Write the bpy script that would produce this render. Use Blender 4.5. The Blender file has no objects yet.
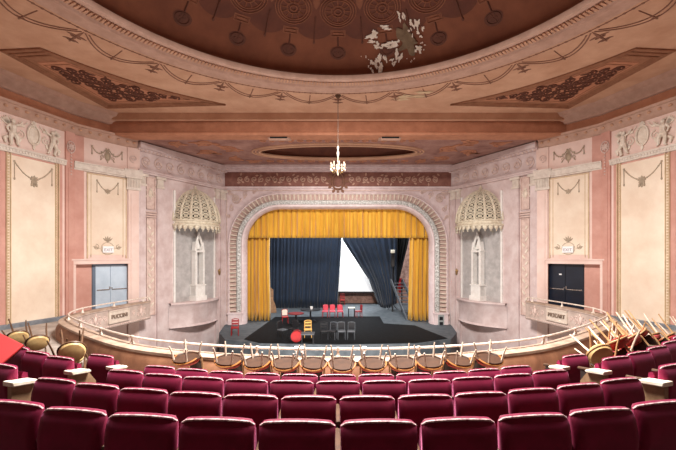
import bpy, bmesh, math, random
from mathutils import Vector, Matrix, Quaternion
random.seed(7)
PI = math.pi
SC = bpy.context.scene
COL = SC.collection
sin, cos = math.sin, math.cos

# ------------------------------------------------------------------ helpers
def lin(c):
    c = c / 255.0
    return c / 12.92 if c <= .04045 else ((c + .055) / 1.055) ** 2.4

def rgb(r, g, b):
    return (lin(r), lin(g), lin(b), 1)

def mat(name, c1, c2=None, rough=.7, scale=3.0, metal=0.0, bump=0.0, bscale=20.0, sheen=0.0, detail=6, lo=.35, hi=.65, spec=.5,
        stretch=None, sheen_tint=None, coat=0):
    m = bpy.data.materials.new(name); m.use_nodes = True
    nt = m.node_tree; b = nt.nodes['Principled BSDF']
    b.inputs['Base Color'].default_value = c1
    b.inputs['Roughness'].default_value = rough
    b.inputs['Metallic'].default_value = metal
    b.inputs['Specular IOR Level'].default_value = spec
    if sheen:
        b.inputs['Sheen Weight'].default_value = sheen
        b.inputs['Sheen Roughness'].default_value = .45
        if sheen_tint: b.inputs['Sheen Tint'].default_value = sheen_tint
    if coat: b.inputs['Coat Weight'].default_value = coat
    tc = None
    if c2 is not None or bump:
        tc = nt.nodes.new('ShaderNodeTexCoord')
        src = tc.outputs['Object']
        if stretch:
            mp = nt.nodes.new('ShaderNodeMapping'); mp.inputs['Scale'].default_value = stretch
            nt.links.new(src, mp.inputs['Vector']); src = mp.outputs['Vector']
    if c2 is not None:
        n = nt.nodes.new('ShaderNodeTexNoise'); n.inputs['Scale'].default_value = scale; n.inputs['Detail'].default_value = detail
        n.inputs['Roughness'].default_value = .65
        nt.links.new(src, n.inputs['Vector'])
        r = nt.nodes.new('ShaderNodeValToRGB')
        r.color_ramp.elements[0].position = lo; r.color_ramp.elements[0].color = c1
        r.color_ramp.elements[1].position = hi; r.color_ramp.elements[1].color = c2
        nt.links.new(n.outputs['Fac'], r.inputs['Fac']); nt.links.new(r.outputs['Color'], b.inputs['Base Color'])
    if bump:
        n2 = nt.nodes.new('ShaderNodeTexNoise'); n2.inputs['Scale'].default_value = bscale; n2.inputs['Detail'].default_value = 4
        nt.links.new(src, n2.inputs['Vector'])
        bp = nt.nodes.new('ShaderNodeBump'); bp.inputs['Strength'].default_value = bump; bp.inputs['Distance'].default_value = .02
        nt.links.new(n2.outputs['Fac'], bp.inputs['Height']); nt.links.new(bp.outputs['Normal'], b.inputs['Normal'])
    return m

class MB:
    """collects shapes; build() links them as ONE mesh object"""
    def __init__(s): s.v = []; s.f = []
    def add(s, vs, fs):
        o = len(s.v); s.v += [tuple(p) for p in vs]; s.f += [tuple(i + o for i in f) for f in fs]; return s
    def box(s, x0, x1, y0, y1, z0, z1, mp=None):
        vs = [(x, y, z) for x in (x0, x1) for y in (y0, y1) for z in (z0, z1)]
        if mp: vs = [mp(*p) for p in vs]
        return s.add(vs, [(0, 1, 3, 2), (4, 6, 7, 5), (0, 4, 5, 1), (2, 3, 7, 6), (0, 2, 6, 4), (1, 5, 7, 3)])
    def grid(s, fn, nu, nv, cu=False, cv=False):
        vs = [fn(i, j) for i in range(nu) for j in range(nv)]
        fs = []
        for i in range(nu if cu else nu - 1):
            for j in range(nv if cv else nv - 1):
                i2, j2 = (i + 1) % nu, (j + 1) % nv
                fs.append((i * nv + j, i2 * nv + j, i2 * nv + j2, i * nv + j2))
        return s.add(vs, fs)
    def tube(s, pts, r, n=6, closed=False, cap=True, flat=1.0):
        pts = [Vector(p) for p in pts]; m = len(pts)
        rr = r if isinstance(r, (list, tuple)) else [r] * m
        ref = None; vs = []
        for i, p in enumerate(pts):
            if closed: d = pts[(i + 1) % m] - pts[i - 1]
            else: d = pts[min(i + 1, m - 1)] - pts[max(i - 1, 0)]
            if d.length < 1e-9: d = Vector((0, 0, 1))
            d.normalize()
            if ref is None:
                ref = Vector((0, 0, 1)) if abs(d.z) < .9 else Vector((1, 0, 0))
            a = ref - d * ref.dot(d)
            if a.length < 1e-6: a = d.orthogonal()
            a.normalize(); b = d.cross(a); ref = a
            for k in range(n):
                t = 2 * PI * k / n
                vs.append(p + (a * cos(t) + b * sin(t) * flat) * rr[i])
        fs = []
        for i in range(m if closed else m - 1):
            for k in range(n):
                k2 = (k + 1) % n; i2 = (i + 1) % m
                fs.append((i * n + k, i2 * n + k, i2 * n + k2, i * n + k2))
        if cap and not closed:
            fs.append(tuple(range(n - 1, -1, -1))); fs.append(tuple((m - 1) * n + k for k in range(n)))
        return s.add(vs, fs)
    def lathe(s, prof, n=16, c=(0, 0, 0), mp=None, a0=0, a1=2 * PI):
        full = abs(a1 - a0 - 2 * PI) < 1e-6
        na = n if full else n + 1
        def fn(i, j):
            a = a0 + (a1 - a0) * i / n; r, z = prof[j]
            p = (c[0] + r * cos(a), c[1] + r * sin(a), c[2] + z)
            return mp(*p) if mp else p
        return s.grid(fn, na, len(prof), cu=full)
    def ell(s, c, r, n=10, m=7, mp=None):
        if not isinstance(r, (list, tuple)): r = (r, r, r)
        def fn(i, j):
            a = 2 * PI * i / n; b = -PI / 2 + PI * j / (m - 1)
            p = (c[0] + r[0] * cos(a) * cos(b), c[1] + r[1] * sin(a) * cos(b), c[2] + r[2] * sin(b))
            return mp(*p) if mp else p
        return s.grid(fn, n, m, cu=True)
    def prism(s, pts, w0, w1, mp):
        """polygon in (u,v) pushed from w0 to w1 through mp(u,v,w)"""
        n = len(pts)
        vs = [mp(u, v, w0) for u, v in pts] + [mp(u, v, w1) for u, v in pts]
        fs = [tuple(range(n)), tuple(range(2 * n - 1, n - 1, -1))] + [(i, (i + 1) % n, n + (i + 1) % n, n + i) for i in range(n)]
        return s.add(vs, fs)
    def build(s, name, m, parent=None, smooth=True, angle=40, bevel=0):
        me = bpy.data.meshes.new(name); me.from_pydata(s.v, [], s.f)
        bm = bmesh.new(); bm.from_mesh(me)
        bmesh.ops.remove_doubles(bm, verts=bm.verts, dist=1e-5)
        bmesh.ops.recalc_face_normals(bm, faces=bm.faces)
        bm.to_mesh(me); bm.free()
        if smooth:
            me.polygons.foreach_set('use_smooth', [True] * len(me.polygons))
            me.set_sharp_from_angle(angle=math.radians(angle))
        me.materials.append(m)
        o = bpy.data.objects.new(name, me); COL.objects.link(o)
        if parent is not None: o.parent = parent
        if bevel:
            b = o.modifiers.new('bevel', 'BEVEL'); b.width = bevel; b.segments = 2; b.limit_method = 'ANGLE'
        return o

def tag(o, label=None, cat=None, group=None, kind=None):
    if label: o['label'] = label
    if cat: o['category'] = cat
    if group: o['group'] = group
    if kind: o['kind'] = kind
    return o

def empty(name, loc=(0, 0, 0), rz=0, label=None, cat=None, group=None):
    o = bpy.data.objects.new(name, None); COL.objects.link(o)
    o.location = loc; o.rotation_euler = (0, 0, rz); o.empty_display_size = .2
    return tag(o, label, cat, group)

def copy_tree(o, parent=None):
    c = o.copy(); COL.objects.link(c)
    if parent is not None: c.parent = parent
    for ch in list(o.children): copy_tree(ch, c)
    return c

def arc_pts(cx, cy, r, a0, a1, n):
    return [(cx + r * cos(a0 + (a1 - a0) * i / n), cy + r * sin(a0 + (a1 - a0) * i / n)) for i in range(n + 1)]

def ordinal(i):
    return ['first', 'second', 'third', 'fourth', 'fifth', 'sixth', 'seventh', 'eighth', 'ninth', 'tenth', 'eleventh', 'twelfth', 'thirteenth'][i]

def text_mesh(name, body, size, extrude, m, parent, spacing=1.0):
    cu = bpy.data.curves.new(name, 'FONT'); cu.body = body; cu.size = size; cu.align_x = 'CENTER'; cu.align_y = 'CENTER'
    cu.extrude = extrude; cu.space_character = spacing
    t = bpy.data.objects.new('lettering_source', cu); COL.objects.link(t)
    bpy.context.view_layer.update()
    me = bpy.data.meshes.new_from_object(t.evaluated_get(bpy.context.evaluated_depsgraph_get()))
    bpy.data.objects.remove(t); me.materials.clear(); me.materials.append(m)
    o = bpy.data.objects.new(name, me); COL.objects.link(o); o.parent = parent
    return o

# ------------------------------------------------------------------ materials
M = {}
M['ceil'] = mat('ceiling_paint', rgb(206, 164, 136), rgb(188, 144, 116), .85, 1.2, bump=.15, bscale=6)
M['ceil_trim'] = mat('ceiling_trim', rgb(196, 160, 142), rgb(178, 142, 124), .8, 3)
M['fascia'] = mat('fascia_paint', rgb(190, 132, 102), rgb(170, 114, 86), .85, 2)
M['sound'] = mat('sounding_board', rgb(176, 136, 124), rgb(120, 76, 68), .85, 1.3, lo=.3, hi=.75, bump=.2)
M['dome'] = mat('dome_paint', rgb(132, 78, 52), rgb(112, 62, 40), .85, 1.0)
M['stencil'] = mat('dome_stencil', rgb(106, 58, 40), rgb(90, 48, 34), .85, 2)
M['stencil_lt'] = mat('dome_stencil_pale', rgb(140, 88, 62), rgb(120, 72, 50), .85, 5)
M['stencil_dk'] = mat('dome_stencil_dark', rgb(104, 60, 44), rgb(90, 52, 38), .85, 5)
M['garland'] = mat('ceiling_garland', rgb(142, 100, 80), rgb(122, 84, 66), .85, 6)
M['spandrel'] = mat('spandrel_paint', rgb(160, 112, 84), rgb(140, 94, 68), .85, 4)
M['wall'] = mat('wall_pink', rgb(234, 210, 200), rgb(222, 192, 180), .8, 1.1, bump=.12, bscale=8)
M['wall_cream'] = mat('wall_cream', rgb(240, 224, 204), rgb(226, 204, 182), .8, .9, bump=.12, bscale=6)
M['wall_rose'] = mat('wall_rose', rgb(208, 160, 146), rgb(194, 142, 128), .8, 1.5)
M['splay'] = mat('splay_mauve', rgb(222, 206, 204), rgb(192, 166, 162), .8, 1.6, lo=.35, hi=.75, bump=.15, bscale=7)
M['plaster'] = mat('relief_plaster', rgb(236, 226, 212), rgb(214, 198, 180), .75, 5)
M['plaster_pink'] = mat('relief_pink', rgb(222, 200, 190), rgb(200, 172, 162), .8, 5)
M['white_trim'] = mat('white_trim', rgb(228, 218, 206), rgb(206, 192, 180), .7, 5)
M['ochre'] = mat('ochre_line', rgb(214, 190, 156), rgb(196, 170, 136), .8, 5)
M['drabline'] = mat('drab_garland', rgb(182, 164, 142), rgb(160, 142, 122), .8, 5)
M['silver'] = mat('silver_foliage', rgb(224, 224, 222), rgb(140, 136, 130), .5, 14, metal=.25, bump=.6, bscale=30)
M['flute'] = mat('flute_cream', rgb(222, 208, 192), rgb(196, 178, 164), .7, 6)
M['arch_pink'] = mat('arch_pink', rgb(228, 212, 212), rgb(210, 188, 188), .7, 3)
M['grille_c'] = mat('grille_cream', rgb(236, 228, 208), rgb(204, 192, 168), .65, 8)
M['grille_dk'] = mat('grille_back', rgb(44, 38, 30), rgb(30, 26, 20), .9, 6)
M['scrim'] = mat('scrim_cloth', rgb(194, 190, 188), rgb(168, 164, 162), .95, 3)
M['stone'] = mat('pale_stone', rgb(246, 244, 240), rgb(232, 228, 222), .7, 5)
M['yellow'] = mat('yellow_curtain', rgb(216, 166, 50), rgb(196, 142, 36), .75, 2, sheen=.3, stretch=(3, 3, .3))
M['navy'] = mat('navy_drape', rgb(10, 32, 56), rgb(7, 24, 44), .85, 2, sheen=.2)
M['blackdrape'] = mat('black_drape', rgb(16, 18, 24), rgb(10, 12, 16), .9, 2)
M['black'] = mat('flat_black', rgb(14, 14, 15), None, .9)
M['screen'] = mat('cinema_screen', rgb(250, 250, 250), None, .9)
M['brick'] = mat('brick', rgb(190, 152, 138), rgb(132, 98, 88), .9, 4, bump=.4)
M['stagefloor'] = mat('stage_floor', rgb(86, 94, 100), rgb(60, 68, 74), .7, 2.5, bump=.1)
M['vinyl'] = mat('black_vinyl', rgb(10, 12, 15), rgb(34, 38, 44), .8, 5, lo=.5, hi=.85, detail=10, spec=.15)
M['parapet'] = mat('parapet_brown', rgb(170, 120, 88), rgb(104, 62, 42), .7, 2.2, lo=.3, hi=.75, stretch=(1, 1, .4))
M['ledge'] = mat('parapet_ledge', rgb(186, 164, 146), rgb(150, 124, 106), .6, 3)
M['boxface'] = mat('box_front', rgb(190, 172, 162), rgb(168, 148, 138), .7, 3)
M['rail'] = mat('rail_paint', rgb(232, 222, 210), rgb(196, 172, 156), .4, 9)
M['carpet'] = mat('balcony_floor', rgb(70, 50, 44), rgb(48, 34, 32), .9, 3)
M['floor_lt'] = mat('promenade_floor', rgb(186, 174, 164), rgb(150, 136, 126), .85, 2)
M['velvet'] = mat('maroon_velvet', rgb(124, 7, 53), rgb(98, 4, 38), .7, 4, sheen=.3, sheen_tint=(1, .3, .55, 1), spec=.25)
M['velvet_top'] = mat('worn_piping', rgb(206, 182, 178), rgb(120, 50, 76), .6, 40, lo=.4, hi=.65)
M['iron'] = mat('seat_iron', rgb(40, 30, 28), None, .6)
M['wood'] = mat('seat_wood', rgb(88, 58, 36), rgb(64, 42, 26), .5, 6, stretch=(1, 1, 6))
M['armtop'] = mat('worn_arm_paint', rgb(234, 226, 212), rgb(206, 190, 170), .5, 8)
M['endpanel'] = mat('end_panel_wood', rgb(150, 120, 92), rgb(120, 90, 64), .6, 5)
M['gold'] = mat('gilt_wood', rgb(170, 110, 54), rgb(128, 76, 36), .4, 8)
M['bent'] = mat('bent_wood', rgb(196, 158, 112), rgb(158, 118, 78), .5, 7)
M['bent_dark'] = mat('dark_bent_wood', rgb(96, 66, 42), rgb(70, 46, 30), .5, 7)
M['bent_white'] = mat('chalky_wood', rgb(222, 206, 188), rgb(190, 168, 146), .5, 7)
M['cush_tan'] = mat('tan_leather', rgb(206, 176, 122), rgb(180, 146, 96), .55, 5)
M['cush_red'] = mat('red_cushion', rgb(196, 62, 44), rgb(168, 46, 34), .6, 5)
M['cush_pink'] = mat('faded_red_cushion', rgb(206, 96, 92), rgb(180, 70, 68), .6, 5)
M['redvinyl'] = mat('red_vinyl', rgb(158, 10, 12), rgb(142, 8, 9), .75, 5)
M['brownback'] = mat('brown_ply', rgb(70, 44, 28), rgb(52, 32, 20), .5, 6)
M['door_pale'] = mat('pale_blue_door', rgb(196, 212, 226), rgb(180, 198, 214), .5, 2)  # sheen on the left doors painted in as pale blue
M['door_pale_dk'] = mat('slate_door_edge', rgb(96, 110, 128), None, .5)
M['door_dk'] = mat('navy_door', rgb(22, 32, 48), rgb(18, 26, 40), .35, 2)
M['chrome'] = mat('chrome', rgb(200, 200, 200), None, .25, metal=1)
M['brass'] = mat('old_brass', rgb(150, 120, 80), None, .4, metal=.8)
M['white'] = mat('white_enamel', rgb(240, 240, 240), None, .5)
M['ink'] = mat('grey_ink', rgb(150, 130, 140), None, .7)
M['sign_ink'] = mat('plaque_ink', rgb(132, 112, 98), None, .7)
M['plaque'] = mat('plaque_cream', rgb(216, 202, 188), rgb(198, 182, 168), .7, 6)
M['crystal'] = mat('crystal_glass', rgb(196, 178, 160), rgb(176, 158, 140), .15, spec=.8)
M['stagechair_pink'] = mat('pink_chair', rgb(214, 78, 96), None, .6)
M['stage_red'] = mat('red_prop', rgb(160, 22, 26), rgb(144, 18, 22), .5)
M['stage_yel'] = mat('yellow_wood', rgb(214, 168, 92), None, .5)
M['stage_black'] = mat('black_prop', rgb(24, 24, 28), None, .45)
M['stage_grey'] = mat('grey_prop', rgb(84, 88, 94), rgb(70, 74, 80), .5)
M['stage_white'] = mat('white_prop', rgb(224, 220, 206), None, .6)
M['slate'] = mat('slate_paint', rgb(128, 132, 138), rgb(100, 104, 110), .7, 4)
M['dark_red'] = mat('dark_red_top', rgb(120, 18, 20), None, .6)
M['panel_grey'] = mat('panel_grey', rgb(150, 156, 156), None, .6)
M['bed'] = mat('flute_ground', rgb(196, 168, 158), rgb(176, 146, 136), .8, 5)
M['band'] = mat('frieze_ground', rgb(150, 104, 92), rgb(126, 82, 72), .85, 3)
M['tape'] = mat('yellow_tape', rgb(150, 150, 40), None, .7)
M['ply'] = mat('raw_plywood', rgb(150, 112, 78), rgb(110, 80, 56), .7, 5)

# ------------------------------------------------------------------ camera
cam = bpy.data.cameras.new('camera'); co = bpy.data.objects.new('camera', cam); COL.objects.link(co)
F = 376.0
cam.sensor_width = 36; cam.lens = F / 676 * 36; cam.shift_y = 31 / 676
co.location = (0, 0, 0); co.rotation_euler = (PI / 2, 0, 0); cam.clip_end = 200
SC.camera = co

# ------------------------------------------------------------------ plan of the house
CEIL = 6.15; SB = 5.25; STAGE = -4.0; PY = 22.0
WALLP = [(-13.3, 7.0), (-11.45, 12.6), (-10.78, 14.85), (-10.70, 15.2), (-9.42, 17.0), (-9.2, 17.2)]
SPL = [(-9.2, 17.2), (-6.6, 22.0)]

def wall_map(p0, p1, s):
    """(u along, v up, w towards the house) -> world; s=-1 left side, +1 mirrored right side"""
    dx, dy = p1[0] - p0[0], p1[1] - p0[1]; L = math.hypot(dx, dy); dx /= L; dy /= L
    def mp(u, v, w):
        x = p0[0] + dx * u + dy * w; y = p0[1] + dy * u - dx * w
        return (-s * x, y, v)
    return mp, L

def path_offset(path, w):
    out = []
    n = len(path)
    for i in range(n):
        ns = []
        for a, b in ((i - 1, i), (i, i + 1)):
            if a >= 0 and b < n:
                dx, dy = path[b][0] - path[a][0], path[b][1] - path[a][1]; L = math.hypot(dx, dy)
                ns.append((dy / L, -dx / L))
        nx = sum(k[0] for k in ns) / len(ns); ny = sum(k[1] for k in ns) / len(ns)
        l2 = nx * nx + ny * ny
        out.append((path[i][0] + nx / l2 * w, path[i][1] + ny / l2 * w))
    return out

def sweep(mb, path, prof, s):
    """closed profile [(w,v)] swept along a plan path"""
    cols = [path_offset(path, w) for w, v in prof]
    n, m = len(path), len(prof)
    mb.grid(lambda i, j: (-s * cols[j][i][0], cols[j][i][1], prof[j][1]), n, m, cv=True)
    mb.f.append(tuple(len(mb.v) - n * m + j for j in range(m)))
    mb.f.append(tuple(len(mb.v) - m + j for j in range(m)))

# reliefs drawn through a map(u,v,w)
def spiral(mb, mp, u, v, R, turns=1.6, a0=0, sgn=1, r=.02, w=.01, n=22):
    pts = []
    for i in range(n + 1):
        t = i / n; a = a0 + sgn * 2 * PI * turns * t; rad = R * (1 - .85 * t)
        pts.append(mp(u + rad * cos(a), v + rad * sin(a), w))
    mb.tube(pts, [r * (1 - .3 * i / n) for i in range(n + 1)], 5)
def leaf(mb, mp, u, v, a, L, wd, w=.01, th=.02):
    pts = []
    for k in range(9):
        t = k / 8; pts.append((u + cos(a) * L * t - sin(a) * wd * sin(PI * t), v + sin(a) * L * t + cos(a) * wd * sin(PI * t)))
    for k in range(7, 0, -1):
        t = k / 8; pts.append((u + cos(a) * L * t + sin(a) * wd * sin(PI * t), v + sin(a) * L * t - cos(a) * wd * sin(PI * t)))
    mb.prism(pts, w - th, w + th, mp)
def scrollwork(mb, mp, u0, u1, v, R, r=.02, w=.01):
    n = max(1, int(round((u1 - u0) / (2.1 * R)))); st = (u1 - u0) / n
    for i in range(n):
        c = u0 + st * (i + .5); sg = 1 if i % 2 else -1
        spiral(mb, mp, c, v, R * .9, 1.5, PI * .5 * sg, sg, r, w)
        for k in (-1, 1): leaf(mb, mp, c + k * R * .55, v - sg * R * .2, sg * (PI / 2 + k * .7), R * .8, R * .16, w, r * .6)
def swag(mb, mp, u0, u1, v, drop, r=.02, w=.02, tails=True, n=14, beads=False):
    pts = [(u0 + (u1 - u0) * i / n, v - drop * (1 - (2 * i / n - 1) ** 2)) for i in range(n + 1)]
    mb.tube([mp(a, b, w) for a, b in pts], r, 5)
    for a, b in pts[1:-1:2]: mb.ell((a, b, w), (r * 1.7, r * 1.7, r * 1.3), 6, 5, mp)
    if tails:
        for u in (u0, u1):
            mb.tube([mp(u, v, w), mp(u, v - drop * 1.15, w)], r * .8, 5)
            mb.ell((u, v - drop * 1.2, w), (r * 1.9, r * 3, r * 1.3), 6, 5, mp)
            mb.ell((u, v, w), (r * 2.2, r * 2.2, r * 1.5), 8, 5, mp)
def ring(mb, mp, u, v, R, r, w=.01, sy=1.0, n=24):
    mb.tube([mp(u + R * cos(2 * PI * k / n), v + R * sy * sin(2 * PI * k / n), w) for k in range(n)], r, 5, closed=True)
def rosette(mb, mp, u, v, R, w=.015, n=8):
    for k in range(n):
        a = 2 * PI * k / n; leaf(mb, mp, u, v, a, R, R * .22, w, .012)
    mb.ell((u, v, w), (R * .25, R * .25, .03), 8, 5, mp)
def figure(mb, mp, u, v, h, f=1):
    """winged cherub-like figure in low relief, feet at v"""
    T = lambda pts, r: mb.tube([mp(u + f * a * h, v + b * h, c * h * .5 + .03) for a, b, c in pts], [k * h for k in r], 7)
    mb.ell((u + f * .02 * h, v + .90 * h, .07), (.075 * h, .09 * h, .06), 10, 7, mp)
    T([(0, .83, .1), (0, .72, .12), (.01, .58, .12), (0, .46, .12)], [.05, .115, .09, .115])
    T([(-.04, .46, .12), (-.10, .28, .2), (-.05, .05, .1), (-.12, .01, .1)], [.085, .07, .045, .03])
    T([(.05, .46, .12), (.12, .30, .2), (.16, .10, .1), (.22, .05, .1)], [.085, .07, .045, .03])
    T([(-.09, .76, .12), (-.2, .62, .12), (-.14, .48, .15)], [.045, .04, .03])
    T([(.09, .77, .12), (.24, .84, .1), (.33, .98, .08)], [.045, .035, .028])
    for k in range(4): leaf(mb, mp, u - f * .06 * h, v + .72 * h, (PI * .62 + k * .22) if f > 0 else (PI * .38 - k * .22), .36 * h, .05 * h, .02, .02)
    T([(-.16, .30, .05), (-.26, .24, .05), (-.22, .06, .05)], [.06, .07, .03])
def cartouche(mb, mp, u, v, R):
    ring(mb, mp, u, v, R * .55, R * .09, .04, 1.7); ring(mb, mp, u, v, R * .38, R * .04, .03, 1.9)
    mb.ell((u, v, .0), (R * .5, R * .9, .06), 14, 7, mp)
    rosette(mb, mp, u, v + R * 1.08, R * .32, .03)
    leaf(mb, mp, u, v - R * .9, -PI / 2, R * .5, R * .13, .03)
    for k in (-1, 1):
        spiral(mb, mp, u + k * R * 1.15, v - R * .3, R * .42, 1.4, PI / 2, k, R * .06, .03)
        leaf(mb, mp, u + k * R * .8, v + R * .5, PI / 2 - k * 1.1, R * .6, R * .12, .03)
        leaf(mb, mp, u + k * R * 1.1, v - R * .6, -PI / 2 + k * .5, R * .6, R * .12, .03)

# ------------------------------------------------------------------ balcony rake
ROWY = [2.46, 3.4, 4.3, 5.2]; FLOORZ = [-1.91, -2.10, -2.26, -2.47]; FRONTZ = -2.5
def rise(x):
    t = min(1, max(0, (abs(x) - 3.2) / .3)); return .05 * t * t * (3 - 2 * t)
def arc(x, R=9.0):
    x = abs(x)
    if x <= 6.5: return R - math.sqrt(R * R - x * x)
    return R - math.sqrt(R * R - 42.25) + (x - 6.5) * 6.5 / math.sqrt(R * R - 42.25) * .5
def catmull(P, k=8):
    out = []
    for i in range(len(P) - 1):
        p0, p1, p2, p3 = P[max(i - 1, 0)], P[i], P[i + 1], P[min(i + 2, len(P) - 1)]
        for j in range(k):
            t = j / k
            out.append(tuple(.5 * (2 * p1[a] + (p2[a] - p0[a]) * t + (2 * p0[a] - 5 * p1[a] + 4 * p2[a] - p3[a]) * t * t + (3 * p1[a] - p0[a] - 3 * p2[a] + p3[a]) * t ** 3) for a in (0, 1)))
    out.append(P[-1]); return out
HSL = [(-8.5, 16.85), (-8.95, 14.7), (-9.05, 13.3), (-8.68, 12.15), (-7.9, 11.2), (-6.0, 9.55), (-4.23, 8.36), (-2.1, 7.68), (0, 7.48)]
HS = catmull(HSL + [(-x, y) for x, y in HSL[-2::-1]], 8)

fl = MB()
xs = [-14 + 28 * i / 168 for i in range(169)]
bounds = [-1.4] + [y - .1 for y in ROWY] + [5.2 + .95]
zs = [-1.75] + FLOORZ
for k in range(5):
    b0 = (lambda x, c=bounds[k], kk=k: c + (arc(x) if kk else 0)); b1 = (lambda x, c=bounds[k + 1]: c + arc(x))
    z = zs[k]; zn = zs[k + 1] if k < 4 else FRONTZ
    fl.grid(lambda i, j: (xs[i], b0(xs[i]) if j == 0 else b1(xs[i]), z + rise(xs[i])), 169, 2)
    fl.grid(lambda i, j: (xs[i], b1(xs[i]), (z if j == 0 else zn) + (rise(xs[i]) if j == 0 or k < 4 else 0)), 169, 2)
floor_o = tag(fl.build('floor', M['carpet'], smooth=False), kind='structure')
fr = MB()
lo_ = path_offset(HS, .02)
# front promenade: strips from the last step to the parapet line
vs = [(x, y, FRONTZ) for x, y in path_offset(HS, .05)]
# HS offset sign: the curve runs left to right, path_offset's normal points to its right = balcony side
poly = [(x, y) for x, y in path_offset(HS, .1)] + [(9.3, 17.4), (14.2, 17.4)] + [(x, 6.15 + arc(x)) for x in reversed(xs)] + [(-14.2, 17.4), (-9.3, 17.4)]
fr.add([(x, y, FRONTZ) for x, y in poly] + [(x, y, FRONTZ - .2) for x, y in poly], [tuple(range(len(poly))), tuple(range(2 * len(poly) - 1, len(poly) - 1, -1))])
tag(fr.build('floor', M['floor_lt'], smooth=False), kind='structure')

# parapet (a low balcony wall) and its carved box fronts
pp = MB()
def hs_sweep(mb, prof, path=None):
    path = path or HS
    cols = [path_offset(path, -w) for w, v in prof]; n, m = len(path), len(prof)
    mb.grid(lambda i, j: (cols[j][i][0], cols[j][i][1], prof[j][1]), n, m, cv=True)
    o = len(mb.v) - n * m
    mb.f.append(tuple(o + j for j in range(m))); mb.f.append(tuple(len(mb.v) - m + j for j in range(m)))
parapet = empty('balcony_parapet', (0, 7.3, FRONTZ), 0, 'curved balcony front wall sweeping from box to box, pale ledge, brown inner face', 'balcony wall')
def wpar(o, p):
    o.parent = p; o.matrix_parent_inverse = Matrix.Translation(-Vector(p.location)); return o
hs_sweep(pp, [(.08, -2.82), (.08, -2.07), (-.22, -2.07), (-.32, -2.22), (-.34, -2.52), (-.1, -2.82)])
wpar(pp.build('inner_wall', M['parapet']), parapet)
lg = MB(); hs_sweep(lg, [(.10, -2.09), (.11, -2.03), (.08, -2.015), (-.22, -2.015), (-.26, -2.03), (-.25, -2.09)])
wpar(lg.build('ledge', M['ledge']), parapet)
def curve_frame(path, d):
    """point and tangent at distance d along a plan path"""
    for i in range(len(path) - 1):
        a, b = path[i], path[i + 1]; L = math.hypot(b[0] - a[0], b[1] - a[1])
        if d <= L or i == len(path) - 2:
            t = d / L; return (a[0] + (b[0] - a[0]) * t, a[1] + (b[1] - a[1]) * t), ((b[0] - a[0]) / L, (b[1] - a[1]) / L)
        d -= L
HSlen = sum(math.hypot(HS[i + 1][0] - HS[i][0], HS[i + 1][1] - HS[i][1]) for i in range(len(HS) - 1))
for s in (-1, 1):
    path = HS if s == -1 else [(-x, y) for x, y in HS]
    def bmap(u, v, w, s=s):
        (x, y), (tx, ty) = curve_frame(HS, u)
        px, py = x - ty * (w + .08), y + tx * (w + .08)
        return (px if s == -1 else -px, py, v)
    # boxed face panel following the first 5.2 m of the horseshoe
    bf = MB()
    us = [5.0 * i / 30 for i in range(31)]
    prof = [(0.0, -2.8), (.035, -2.8), (.05, -2.72), (.02, -2.68), (.02, -2.12), (.05, -2.09), (.035, -2.07), (0, -2.07)]
    bf.grid(lambda i, j: bmap(us[i], prof[j][1], prof[j][0]), 31, len(prof), cv=True)
    side = 'left' if s == -1 else 'right'
    wpar(bf.build('box_face', M['boxface']), parapet)
    for c in (.55, 3.0, 3.9):
        rl = MB(); cartouche(rl, bmap, c, -2.38, .17); wpar(rl.build('carved_cartouche', M['plaster_pink']), parapet)
    for a, e in ((.85, 1.2), (2.45, 2.85), (3.2, 3.75)):
        rl = MB(); scrollwork(rl, bmap, a, e, -2.38, .12, .014, .03); wpar(rl.build('carved_scroll', M['plaster_pink']), parapet)
    rl = MB(); rl.grid(lambda i, j: bmap(5.0 * i / 30, -2.76 + .06 * j, .035), 31, 2)
    for k in range(50): rl.ell((.1 + k * .1, -2.73, .05), (.05, .03, .02), 6, 4, bmap)
    wpar(rl.build('bead_moulding', M['plaster_pink']), parapet)
    pl = MB(); pl.box(1.3, 2.35, -2.62, -2.16, .01, .05, bmap)
    for a, b, c, d in ((1.28, 2.37, -2.64, -2.6), (1.28, 2.37, -2.18, -2.14), (1.28, 1.32, -2.64, -2.14), (2.33, 2.37, -2.64, -2.14)): pl.box(a, b, c, d, .01, .075, bmap)
    plo = wpar(pl.build('name_plaque', M['plaque']), parapet)
    to = text_mesh('plaque_lettering', 'PUCCINI' if s == -1 else 'MOZART', .215, .03, M['sign_ink'], plo)
    c = Vector(bmap(1.825, -2.39, .075)); n_ = (Vector(bmap(1.825, -2.39, .5)) - c).normalized(); up = Vector((0, 0, 1)); xa = up.cross(n_)
    mw = Matrix(((xa.x, up.x, n_.x, c.x), (xa.y, up.y, n_.y, c.y), (xa.z, up.z, n_.z, c.z), (0, 0, 0, 1)))
    to.matrix_basis = mw; to.matrix_parent_inverse = Matrix.Identity(4)
hr = empty('hand_rail', (0, 7.48, -1.92), 0, 'white painted pipe rail on short posts running along the balcony ledge', 'railing')
rt = MB(); rt.tube([(x, y, -1.85) for x, y in HS], .026, 8); wpar(rt.build('top_pipe', M['rail']), hr)
nposts = 19
for i in range(nposts):
    (x, y), t = curve_frame(HS, .3 + (HSlen - .6) * i / (nposts - 1))
    b = MB(); b.lathe([(0, -2.015), (.055, -2.015), (.055, -1.99), (.026, -1.95), (.024, -1.89), (.034, -1.88), (.034, -1.82), (0, -1.82)], 8, (x, y, 0))
    wpar(b.build('post', M['rail']), hr)
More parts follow.
